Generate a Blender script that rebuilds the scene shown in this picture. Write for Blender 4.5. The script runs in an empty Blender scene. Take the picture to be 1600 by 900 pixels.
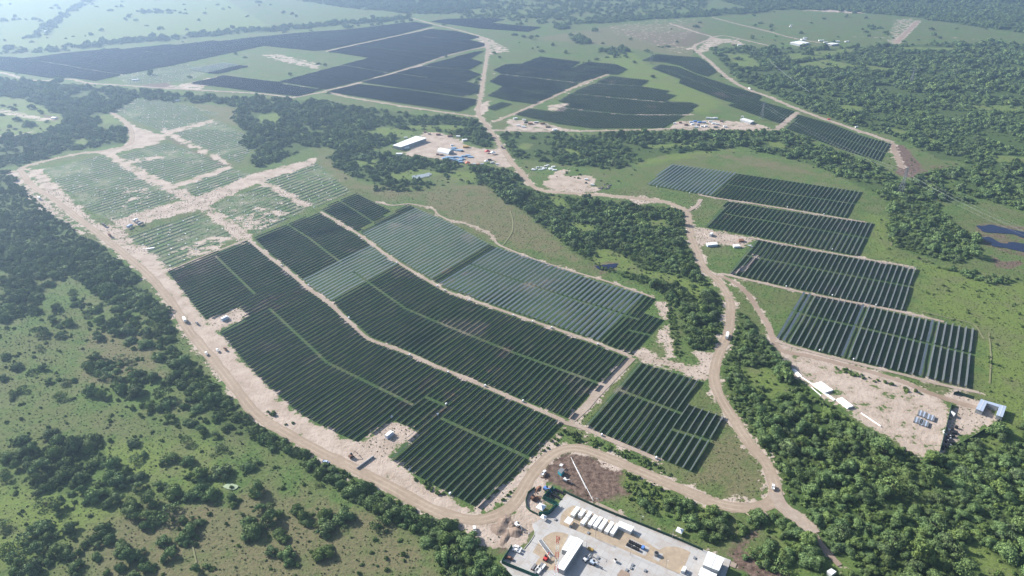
import bpy, math, random
import numpy as np
from mathutils import Vector, noise as mnoise

# ------------------------------------------------------------------ camera, light, exposure
SC = bpy.context.scene
COL = SC.collection
CAM_H = 350.0
FPX = 1067.0            # focal length in pixels of the 1600 px wide photograph
PITCH = math.atan(580.0 / FPX)
cam_d = bpy.data.cameras.new('camera')
cam_d.sensor_width = 36.0
cam_d.lens = FPX / 1600.0 * 36.0
cam_d.clip_start = 1.0
cam_d.clip_end = 30000.0
cam = bpy.data.objects.new('camera', cam_d)
COL.objects.link(cam)
cam.location = (0, 0, CAM_H)
cam.rotation_euler = (math.pi / 2 - PITCH, 0, 0)
SC.camera = cam

SUN_EL = math.radians(29.0)
SUN_H = Vector((-0.85, 0.53)).normalized()      # horizontal direction towards the sun
world = bpy.data.worlds.new('World')
SC.world = world
world.use_nodes = True
wn = world.node_tree.nodes
wl = world.node_tree.links
bg = wn['Background']
sky = wn.new('ShaderNodeTexSky')
sky.sky_type = 'NISHITA'
sky.sun_disc = False
sky.sun_elevation = SUN_EL
sky.sun_rotation = math.atan2(SUN_H.x, SUN_H.y)
sky.air_density = 1.0
sky.dust_density = 1.5
sky.altitude = 100
wl.new(sky.outputs[0], bg.inputs[0])
bg.inputs[1].default_value = 0.085
sun_d = bpy.data.lights.new('sun', 'SUN')
sun_d.energy = 5.0
sun_d.angle = math.radians(0.5)
sun_d.color = (1.0, 0.96, 0.90)
sun = bpy.data.objects.new('sun', sun_d)
COL.objects.link(sun)
sdir = Vector((SUN_H.x * math.cos(SUN_EL), SUN_H.y * math.cos(SUN_EL), math.sin(SUN_EL)))
sun.rotation_euler = sdir.to_track_quat('Z', 'Y').to_euler()
sun.location = sdir * 900
SC.view_settings.view_transform = 'Standard'
SC.view_settings.look = 'None'
SC.view_settings.exposure = 1.12
SC.view_settings.gamma = 1.0
HAZE_DENSITY = 0.00014
HAZE_G = 0.55
SC.cycles.max_bounces = 5
SC.cycles.diffuse_bounces = 2
SC.cycles.glossy_bounces = 2
SC.cycles.transmission_bounces = 2
SC.cycles.volume_bounces = 0
SC.cycles.transparent_max_bounces = 6
SC.cycles.use_denoising = True

rng = np.random.default_rng(7)
random.seed(7)

# ------------------------------------------------------------------ helpers
CP, SP = math.cos(PITCH), math.sin(PITCH)


def P(px, py, z=0.0):
    """ground point (at height z) seen at a pixel of the 1600x900 photograph"""
    dx = (px - 800.0) / FPX
    dy = -(py - 450.0) / FPX
    t = (CAM_H - z) / -(-SP + dy * CP)
    return (dx * t, (CP + dy * SP) * t)


def PP(pts, z=0.0):
    return [P(a, b, z) for a, b in pts]


AZ = math.radians(33.45)                      # direction of the tracker rows
DU = np.array((math.sin(AZ), math.cos(AZ)))   # along a row
DV = np.array((math.cos(AZ), -math.sin(AZ)))  # across the rows, away from the sun


def uv_of(p):
    p = np.asarray(p, float)
    return p @ DU, p @ DV


def xy_of(u, v):
    return DU * u + DV * v


def tag(o, label, cat, group=None, kind=None):
    o['label'] = label
    if cat:
        o['category'] = cat
    if group:
        o['group'] = group
    if kind:
        o['kind'] = kind
    return o


def empty(name, loc, rz=0.0):
    o = bpy.data.objects.new(name, None)
    o.empty_display_size = 0.5
    o.location = loc
    o.rotation_euler = (0, 0, rz)
    COL.objects.link(o)
    return o


def link_mesh(name, me, mat=None, parent=None, loc=(0, 0, 0), rz=0.0):
    if mat is not None and not len(me.materials):
        me.materials.append(mat)
    o = bpy.data.objects.new(name, me)
    o.location = loc
    o.rotation_euler = (0, 0, rz)
    if parent:
        o.parent = parent
    COL.objects.link(o)
    return o


class MB:
    def __init__(self):
        self.v, self.f = [], []

    def add(self, vs, fs):
        n = len(self.v)
        self.v.extend([tuple(map(float, p)) for p in vs])
        self.f.extend([tuple(i + n for i in f) for f in fs])
        return self

    def box(self, c, s, rz=0.0, taper=1.0):
        x, y, z = s[0] / 2, s[1] / 2, s[2] / 2
        ca, sa = math.cos(rz), math.sin(rz)
        vs = []
        for k, zz in ((1, -z), (taper, z)):
            for a, b in ((-x, -y), (x, -y), (x, y), (-x, y)):
                a, b = a * k, b * k
                vs.append((c[0] + a * ca - b * sa, c[1] + a * sa + b * ca, c[2] + zz))
        return self.add(vs, [(3, 2, 1, 0), (4, 5, 6, 7), (0, 1, 5, 4), (1, 2, 6, 5), (2, 3, 7, 6), (3, 0, 4, 7)])

    def bar(self, a, b, r, n=4):
        a, b = Vector(a), Vector(b)
        d = (b - a).normalized()
        t = d.orthogonal().normalized()
        w = d.cross(t)
        vs = []
        for p in (a, b):
            for i in range(n):
                q = 2 * math.pi * (i + 0.5) / n
                vs.append(p + (t * math.cos(q) + w * math.sin(q)) * r)
        fs = [(i, (i + 1) % n, (i + 1) % n + n, i + n) for i in range(n)]
        fs += [tuple(range(n))[::-1], tuple(range(n, 2 * n))]
        return self.add(vs, fs)

    def prism(self, poly, z0, z1):
        n = len(poly)
        a = sum(poly[i][0] * poly[(i + 1) % n][1] - poly[(i + 1) % n][0] * poly[i][1] for i in range(n))
        if a < 0:
            poly = poly[::-1]
        vs = [(x, y, z0) for x, y in poly] + [(x, y, z1) for x, y in poly]
        fs = [tuple(range(n))[::-1], tuple(range(n, 2 * n))]
        fs += [(i, (i + 1) % n, (i + 1) % n + n, i + n) for i in range(n)]
        return self.add(vs, fs)

    def cyl(self, c, r, h, n=12, axis='z'):
        c = Vector(c)
        d = {'z': Vector((0, 0, 1)), 'x': Vector((1, 0, 0)), 'y': Vector((0, 1, 0))}[axis]
        return self.bar(c - d * h / 2, c + d * h / 2, r, n)

    def build(self, name, mat, parent=None, loc=(0, 0, 0), rz=0.0, smooth=False):
        me = bpy.data.meshes.new(name)
        me.from_pydata(self.v, [], self.f)
        if smooth:
            for p in me.polygons:
                p.use_smooth = True
        return link_mesh(name, me, mat, parent, loc, rz)


def copy_tree(o, parent=None):
    c = o.copy()
    COL.objects.link(c)
    if parent:
        c.parent = parent
    for ch in list(o.children):
        copy_tree(ch, c)
    return c


# ---- numpy polygon tools
def inside(poly, X, Y):
    poly = np.asarray(poly, float)
    r = np.zeros(X.shape, bool)
    n = len(poly)
    for i in range(n):
        x0, y0 = poly[i]
        x1, y1 = poly[(i + 1) % n]
        if y0 == y1:
            continue
        c = ((y0 > Y) != (y1 > Y)) & (X < (x1 - x0) * (Y - y0) / (y1 - y0) + x0)
        r ^= c
    return r


def seg_dist(pts, X, Y, closed):
    pts = np.asarray(pts, float)
    d = np.full(X.shape, 1e9)
    n = len(pts)
    for i in range(n if closed else n - 1):
        a, b = pts[i], pts[(i + 1) % n]
        ab = b - a
        L = ab @ ab + 1e-9
        t = np.clip(((X - a[0]) * ab[0] + (Y - a[1]) * ab[1]) / L, 0, 1)
        d = np.minimum(d, (X - a[0] - t * ab[0]) ** 2 + (Y - a[1] - t * ab[1]) ** 2)
    return np.sqrt(d)


def smooth_line(pts, step=4.0):
    """Catmull-Rom through the points, resampled"""
    p = [np.array(q, float) for q in pts]
    p = [2 * p[0] - p[1]] + p + [2 * p[-1] - p[-2]]
    out = []
    for i in range(1, len(p) - 2):
        a, b, c, d = p[i - 1], p[i], p[i + 1], p[i + 2]
        n = max(2, int(np.linalg.norm(c - b) / step))
        for k in range(n):
            t = k / n
            out.append(0.5 * (2 * b + (c - a) * t + (2 * a - 5 * b + 4 * c - d) * t * t + (3 * b - a - 3 * c + d) * t ** 3))
    out.append(p[-2])
    return np.array(out)


# ------------------------------------------------------------------ materials
def new_mat(name):
    m = bpy.data.materials.new(name)
    m.use_nodes = True
    nt = m.node_tree
    b = nt.nodes['Principled BSDF']
    return m, nt, b


def N(nt, t, **kw):
    n = nt.nodes.new(t)
    for k, v in kw.items():
        setattr(n, k, v)
    return n


def mathn(nt, op, a, b=None, clamp=False):
    n = N(nt, 'ShaderNodeMath', operation=op, use_clamp=clamp)
    for i, x in enumerate((a, b)):
        if x is None:
            continue
        if isinstance(x, (int, float)):
            n.inputs[i].default_value = x
        else:
            nt.links.new(x, n.inputs[i])
    return n.outputs[0]


def noise(nt, vec, scale, detail=3.0, rough=0.55, dist=0.0):
    n = N(nt, 'ShaderNodeTexNoise')
    n.inputs['Scale'].default_value = scale
    n.inputs['Detail'].default_value = detail
    n.inputs['Roughness'].default_value = rough
    n.inputs['Distortion'].default_value = dist
    nt.links.new(vec, n.inputs['Vector'])
    return n.outputs['Fac']


def mix(nt, fac, a, b, mode='MIX'):
    n = N(nt, 'ShaderNodeMix', data_type='RGBA', blend_type=mode)
    for sock, x in ((n.inputs[0], fac), (n.inputs[6], a), (n.inputs[7], b)):
        if isinstance(x, (int, float)):
            sock.default_value = x
        elif isinstance(x, tuple):
            sock.default_value = x + (1,) if len(x) == 3 else x
        else:
            nt.links.new(x, sock)
    return n.outputs[2]


def ramp(nt, fac, lo, hi, smooth=True):
    n = N(nt, 'ShaderNodeMapRange', interpolation_type='SMOOTHSTEP' if smooth else 'LINEAR')
    n.inputs[1].default_value = lo
    n.inputs[2].default_value = hi
    nt.links.new(fac, n.inputs[0])
    return n.outputs[0]


def plain(name, col, rough=0.6, metal=0.0, var=0.12, scale=0.6, spec=0.3):
    """painted or plain surface with slight wear"""
    m, nt, b = new_mat(name)
    tc = N(nt, 'ShaderNodeTexCoord').outputs['Object']
    f = noise(nt, tc, scale, 4.0, 0.6)
    dark = tuple(c * (1 - var * 2) for c in col)
    lite = tuple(min(1, c * (1 + var)) for c in col)
    nt.links.new(mix(nt, f, dark, lite), b.inputs['Base Color'])
    b.inputs['Roughness'].default_value = rough
    b.inputs['Metallic'].default_value = metal
    b.inputs['Specular IOR Level'].default_value = spec
    return m


def sandy(name, col_a, col_b, tracks=False):
    m, nt, b = new_mat(name)
    geo = N(nt, 'ShaderNodeNewGeometry').outputs['Position']
    big = noise(nt, geo, 0.03, 4, 0.6)
    fine = noise(nt, geo, 0.35, 5, 0.65)
    c = mix(nt, ramp(nt, big, 0.3, 0.7), col_a, col_b)
    c = mix(nt, ramp(nt, fine, 0.35, 0.75), mix(nt, 0.35, c, (0.16, 0.12, 0.09)), c)
    if tracks:
        uvn = N(nt, 'ShaderNodeUVMap')
        sep = N(nt, 'ShaderNodeSeparateXYZ')
        nt.links.new(uvn.outputs[0], sep.inputs[0])
        a = mathn(nt, 'ABSOLUTE', sep.outputs[0])
        off = mathn(nt, 'ABSOLUTE', mathn(nt, 'SUBTRACT', a, 0.42))
        tr = mathn(nt, 'MULTIPLY', ramp(nt, off, 0.2, 0.05), mathn(nt, 'MULTIPLY', ramp(nt, noise(nt, geo, 0.05, 3), 0.35, 0.6), 0.35))
        c = mix(nt, tr, c, (0.46, 0.375, 0.285))
        ed = mathn(nt, 'MULTIPLY', ramp(nt, a, 0.72, 1.0), 0.5)
        c = mix(nt, ed, c, (0.24, 0.185, 0.13))
    nt.links.new(c, b.inputs['Base Color'])
    b.inputs['Roughness'].default_value = 0.95
    b.inputs['Specular IOR Level'].default_value = 0.1
    return m


def ground_material():
    m, nt, b = new_mat('ground')
    L = nt.links
    geo = N(nt, 'ShaderNodeNewGeometry').outputs['Position']

    def att(n):
        a = N(nt, 'ShaderNodeAttribute')
        a.attribute_name = n
        return a.outputs['Fac']
    n1 = noise(nt, geo, 0.012, 4, 0.6)
    n2 = noise(nt, geo, 0.06, 4, 0.6)
    n3 = noise(nt, geo, 0.28, 4, 0.65)
    n4 = noise(nt, geo, 1.1, 3, 0.6)
    # grass
    n5 = noise(nt, geo, 0.55, 4, 0.7)
    lush = mix(nt, ramp(nt, n2, 0.3, 0.7), (0.068, 0.118, 0.032), (0.098, 0.158, 0.042))
    olive = mix(nt, ramp(nt, n3, 0.3, 0.7), (0.090, 0.108, 0.040), (0.125, 0.142, 0.055))
    dry = mix(nt, ramp(nt, n3, 0.3, 0.7), (0.125, 0.112, 0.060), (0.185, 0.158, 0.092))
    bright = mix(nt, ramp(nt, n3, 0.35, 0.7), (0.118, 0.168, 0.036), (0.165, 0.208, 0.058))
    g = mix(nt, ramp(nt, mathn(nt, 'ADD', mathn(nt, 'MULTIPLY', n1, 0.6), mathn(nt, 'MULTIPLY', n2, 0.4)), 0.42, 0.60), lush, olive)
    wob = mathn(nt, 'MULTIPLY', mathn(nt, 'SUBTRACT', mathn(nt, 'ADD', mathn(nt, 'MULTIPLY', n2, 0.6), mathn(nt, 'MULTIPLY', n3, 0.4)), 0.5), 60.0)

    def sdmask(name, soft, amp=1.0):
        s = mathn(nt, 'ADD', att(name), mathn(nt, 'MULTIPLY', wob, amp))
        return ramp(nt, s, -soft, soft)
    g = mix(nt, mathn(nt, 'MULTIPLY', sdmask('dry', 12, 1.2), ramp(nt, n2, 0.1, 0.6)), g, dry)
    g = mix(nt, mathn(nt, 'MULTIPLY', sdmask('bright', 12, 1.2), 0.85), g, bright)
    # fine tufts
    g = mix(nt, mathn(nt, 'MULTIPLY', ramp(nt, n3, 0.50, 0.62), 0.6), g, (0.034, 0.058, 0.020))
    g = mix(nt, mathn(nt, 'MULTIPLY', ramp(nt, n4, 0.52, 0.66), 0.6), g, (0.030, 0.050, 0.018))
    g = mix(nt, mathn(nt, 'MULTIPLY', ramp(nt, n5, 0.48, 0.64), 0.65), g, mix(nt, n2, (0.13, 0.170, 0.055), (0.15, 0.155, 0.075)))
    g = mix(nt, mathn(nt, 'MULTIPLY', ramp(nt, noise(nt, geo, 0.025, 5, 0.65), 0.50, 0.62), 0.55), g, mix(nt, n3, (0.10, 0.110, 0.05), (0.15, 0.148, 0.075)))
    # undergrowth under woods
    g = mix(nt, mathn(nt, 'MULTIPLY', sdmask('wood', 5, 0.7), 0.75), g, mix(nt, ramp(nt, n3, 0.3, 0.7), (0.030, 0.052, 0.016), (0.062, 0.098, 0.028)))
    # post fields: rows of long grass between cleared strips
    sep = N(nt, 'ShaderNodeSeparateXYZ')
    L.new(geo, sep.inputs[0])
    v = mathn(nt, 'ADD', mathn(nt, 'MULTIPLY', sep.outputs[0], float(DV[0])), mathn(nt, 'MULTIPLY', sep.outputs[1], float(DV[1])))
    wv = mathn(nt, 'SINE', mathn(nt, 'MULTIPLY', v, 2 * math.pi / 9.6))
    st = ramp(nt, mathn(nt, 'ADD', wv, mathn(nt, 'MULTIPLY', mathn(nt, 'SUBTRACT', n2, 0.5), 2.4)), 0.0, 0.5)
    st = mathn(nt, 'MULTIPLY', st, ramp(nt, n1, 0.36, 0.52))
    pm = sdmask('posts', 4, 0.3)
    fieldc = mix(nt, st, mix(nt, ramp(nt, n2, 0.35, 0.6), (0.085, 0.135, 0.055), (0.165, 0.175, 0.11)), (0.018, 0.042, 0.022))
    g = mix(nt, pm, g, fieldc)
    # ground below the arrays
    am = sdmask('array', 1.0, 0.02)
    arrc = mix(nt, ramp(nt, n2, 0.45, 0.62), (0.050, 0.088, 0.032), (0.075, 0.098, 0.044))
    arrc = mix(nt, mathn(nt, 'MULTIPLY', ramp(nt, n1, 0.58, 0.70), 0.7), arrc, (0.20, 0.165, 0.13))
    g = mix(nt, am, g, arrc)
    # soils
    soil = mix(nt, ramp(nt, n3, 0.3, 0.72), (0.070, 0.046, 0.036), (0.190, 0.135, 0.105))
    g = mix(nt, sdmask('soil', 2.5, 0.35), g, soil)
    sand = mix(nt, ramp(nt, n2, 0.3, 0.7), (0.31, 0.246, 0.195), (0.43, 0.355, 0.298))
    sand = mix(nt, mathn(nt, 'MULTIPLY', ramp(nt, n3, 0.5, 0.72), 0.55), sand, (0.26, 0.20, 0.145))
    sand = mix(nt, mathn(nt, 'MULTIPLY', ramp(nt, n4, 0.6, 0.75), 0.4), sand, (0.22, 0.17, 0.12))
    g = mix(nt, sdmask('sand', 0.8, 0.8), g, sand)
    L.new(g, b.inputs['Base Color'])
    b.inputs['Roughness'].default_value = 0.95
    b.inputs['Specular IOR Level'].default_value = 0.08
    bump = N(nt, 'ShaderNodeBump')
    bump.inputs['Strength'].default_value = 0.9
    bump.inputs['Distance'].default_value = 0.7
    hh = mathn(nt, 'ADD', mathn(nt, 'MULTIPLY', n3, 1.2), mathn(nt, 'MULTIPLY', n4, 0.5))
    L.new(hh, bump.inputs['Height'])
    L.new(bump.outputs[0], b.inputs['Normal'])
    return m


def foliage(name, a, c):
    m, nt, b = new_mat(name)
    L = nt.links
    oi = N(nt, 'ShaderNodeObjectInfo').outputs['Random']
    geo = N(nt, 'ShaderNodeNewGeometry')
    n = noise(nt, geo.outputs['Position'], 0.55, 3, 0.6)
    rpi = geo.outputs['Random Per Island']
    col = mix(nt, oi, a, c)
    r2 = mathn(nt, 'FRACT', mathn(nt, 'MULTIPLY', oi, 7.31))
    r3 = mathn(nt, 'FRACT', mathn(nt, 'MULTIPLY', oi, 23.7))
    col = mix(nt, mathn(nt, 'MULTIPLY', ramp(nt, r2, 0.60, 0.95), 0.8), col, (0.145, 0.195, 0.046))
    col = mix(nt, mathn(nt, 'MULTIPLY', ramp(nt, r3, 0.70, 0.95), 0.7), col, (0.085, 0.105, 0.062))
    col = mix(nt, mathn(nt, 'MULTIPLY', ramp(nt, rpi, 0.2, 1.0), 0.55), col, tuple(min(1, x * 1.9 + 0.008) for x in c))
    col = mix(nt, mathn(nt, 'MULTIPLY', ramp(nt, n, 0.5, 0.75), 0.5), col, tuple(x * 0.55 for x in a))
    big = noise(nt, geo.outputs['Position'], 0.02, 2, 0.5)
    col = mix(nt, mathn(nt, 'MULTIPLY', ramp(nt, big, 0.45, 0.65), 0.35), col, (0.075, 0.098, 0.032))
    L.new(col, b.inputs['Base Color'])
    b.inputs['Roughness'].default_value = 0.75
    b.inputs['Specular IOR Level'].default_value = 0.12
    return m


def panel_material():
    m, nt, b = new_mat('solar_glass')
    geo = N(nt, 'ShaderNodeNewGeometry')
    n = noise(nt, geo.outputs['Position'], 0.05, 3, 0.6)
    rpi = geo.outputs['Random Per Island']
    front = mix(nt, n, (0.070, 0.080, 0.092), (0.090, 0.100, 0.110))
    front = mix(nt, mathn(nt, 'MULTIPLY', rpi, 0.3), front, (0.11, 0.12, 0.125))
    front = mix(nt, geo.outputs['Backfacing'], front, (0.02, 0.024, 0.03))
    nt.links.new(front, b.inputs['Base Color'])
    b.inputs['Roughness'].default_value = 0.22
    b.inputs['Specular IOR Level'].default_value = 0.5
    b.inputs['IOR'].default_value = 1.45
    return m


def water_material(name, col, rough=0.08):
    m, nt, b = new_mat(name)
    geo = N(nt, 'ShaderNodeNewGeometry').outputs['Position']
    b.inputs['Base Color'].default_value = col + (1,)
    b.inputs['Roughness'].default_value = rough
    b.inputs['IOR'].default_value = 1.33
    b.inputs['Specular IOR Level'].default_value = 0.2
    bump = N(nt, 'ShaderNodeBump')
    bump.inputs['Strength'].default_value = 0.1
    nt.links.new(noise(nt, geo, 0.8, 3), bump.inputs['Height'])
    nt.links.new(bump.outputs[0], b.inputs['Normal'])
    return m


def concrete_material():
    m, nt, b = new_mat('concrete')
    geo = N(nt, 'ShaderNodeNewGeometry').outputs['Position']
    rot = N(nt, 'ShaderNodeMapping')
    rot.inputs['Rotation'].default_value = (0, 0, AZ)
    nt.links.new(geo, rot.inputs[0])
    br = N(nt, 'ShaderNodeTexBrick')
    br.offset = 0.0
    br.inputs['Scale'].default_value = 1.0
    br.inputs['Brick Width'].default_value = 5.5
    br.inputs['Row Height'].default_value = 5.5
    br.inputs['Mortar Size'].default_value = 0.10
    br.inputs['Color1'].default_value = (0.36, 0.348, 0.336, 1)
    br.inputs['Color2'].default_value = (0.40, 0.388, 0.372, 1)
    br.inputs['Mortar'].default_value = (0.28, 0.265, 0.25, 1)
    nt.links.new(rot.outputs[0], br.inputs['Vector'])
    n = noise(nt, geo, 0.12, 5, 0.65)
    c = mix(nt, mathn(nt, 'MULTIPLY', ramp(nt, n, 0.42, 0.66), 0.6), br.outputs['Color'], (0.30, 0.255, 0.215))
    nt.links.new(c, b.inputs['Base Color'])
    b.inputs['Roughness'].default_value = 0.85
    return m


def corrugated(name, col, pitch=0.9):
    m, nt, b = new_mat(name)
    tc = N(nt, 'ShaderNodeTexCoord').outputs['Object']
    w = N(nt, 'ShaderNodeTexWave', wave_type='BANDS', bands_direction='X')
    w.inputs['Scale'].default_value = 0.314 / pitch
    nt.links.new(tc, w.inputs['Vector'])
    n = noise(nt, tc, 0.3, 4, 0.6)
    c = mix(nt, mathn(nt, 'MULTIPLY', w.outputs['Fac'], 0.35), col, tuple(x * 0.72 for x in col))
    c = mix(nt, mathn(nt, 'MULTIPLY', ramp(nt, n, 0.5, 0.8), 0.3), c, tuple(x * 0.6 for x in col))
    nt.links.new(c, b.inputs['Base Color'])
    b.inputs['Roughness'].default_value = 0.45
    return m


M = dict(
    ground=ground_material(),
    road=sandy('packed_dirt', (0.30, 0.235, 0.175), (0.355, 0.285, 0.218), True),
    track=sandy('loose_sand', (0.31, 0.246, 0.195), (0.40, 0.33, 0.272)),
    drygrass=sandy('dry_grass', (0.17, 0.185, 0.085), (0.22, 0.23, 0.12)),
    brown=sandy('brown_dirt', (0.25, 0.185, 0.138), (0.33, 0.255, 0.20)),
    islandsand=sandy('yellow_sand', (0.37, 0.295, 0.21), (0.41, 0.335, 0.245)),
    panel=panel_material(),
    backsheet=plain('dark_back_sheet', (0.025, 0.03, 0.036), 0.5),
    alu=plain('aluminium_edge', (0.62, 0.63, 0.64), 0.4, 0.2, 0.05),
    steel=plain('galvanised_steel', (0.32, 0.33, 0.34), 0.45, 0.5),
    leaf=foliage('leaves', (0.080, 0.132, 0.052), (0.132, 0.196, 0.070)),
    tuft=foliage('grass_tuft', (0.075, 0.120, 0.036), (0.115, 0.155, 0.050)),
    leaf_b=foliage('shrub_leaves', (0.085, 0.135, 0.038), (0.115, 0.170, 0.048)),
    bark=plain('bark', (0.10, 0.075, 0.055), 0.9),
    white=plain('white_paint', (0.78, 0.78, 0.77), 0.45, 0, 0.05),
    roofwhite=corrugated('white_roof_sheet', (0.80, 0.80, 0.79)),
    offwhite=plain('offwhite_panel', (0.62, 0.62, 0.61), 0.5),
    tarp=plain('white_tarpaulin', (0.76, 0.77, 0.78), 0.55, 0, 0.08),
    greywall=plain('grey_wall', (0.30, 0.31, 0.32), 0.7),
    greysteel=plain('grey_steel', (0.22, 0.225, 0.23), 0.5, 0.3),
    black=plain('black_plastic', (0.018, 0.018, 0.020), 0.5),
    rubber=plain('tyre_rubber', (0.02, 0.02, 0.02), 0.9),
    glass=plain('dark_glass', (0.02, 0.025, 0.03), 0.1, 0, 0.05, 0.6, 0.6),
    blue=plain('blue_paint', (0.10, 0.22, 0.52), 0.5),
    paleblue=plain('pale_blue_paint', (0.42, 0.50, 0.62), 0.45),
    bluetarp=plain('blue_tarpaulin', (0.20, 0.32, 0.46), 0.5, 0, 0.2, 0.9),
    bluesheet=corrugated('blue_grey_roof_sheet', (0.36, 0.42, 0.52)),
    teal=plain('teal_paint', (0.03, 0.27, 0.34), 0.5),
    green=plain('green_mesh', (0.012, 0.10, 0.075), 0.8, 0, 0.15, 0.4),
    darkgreen=plain('dark_green_mesh', (0.018, 0.05, 0.03), 0.85, 0, 0.15, 0.4),
    red=plain('red_paint', (0.55, 0.05, 0.045), 0.5),
    rust=plain('rusty_brown', (0.20, 0.10, 0.06), 0.8, 0, 0.25),
    yellow=plain('ochre_paint', (0.38, 0.24, 0.06), 0.6),
    junk=plain('mixed_scrap', (0.16, 0.14, 0.13), 0.8, 0, 0.4, 0.8),
    concrete=concrete_material(),
    kerb=plain('kerb_concrete', (0.45, 0.44, 0.42), 0.85),
    pond=water_material('pond_water', (0.010, 0.016, 0.045)),
    algae=plain('algae_water', (0.27, 0.34, 0.20), 0.5, 0, 0.2, 0.3),
    mud=plain('mound_earth', (0.24, 0.18, 0.14), 0.95, 0, 0.3, 0.8),
)

# ------------------------------------------------------------------ traced layout (pixels of the photograph)
PATH1 = [(388, 375), (419, 400), (454, 427), (482, 451), (512, 472), (545, 502), (575, 529), (632, 550), (675, 570), (717, 587), (800, 622), (882, 658)]
PATH2 = [(501, 331), (560, 366), (582, 382), (612, 404), (655, 430), (695, 454), (732, 467), (800, 491), (832, 502), (862, 512), (934, 537), (987, 558)]


def off(path, dx, dy):
    return [(a + dx, b + dy) for a, b in path]


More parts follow.
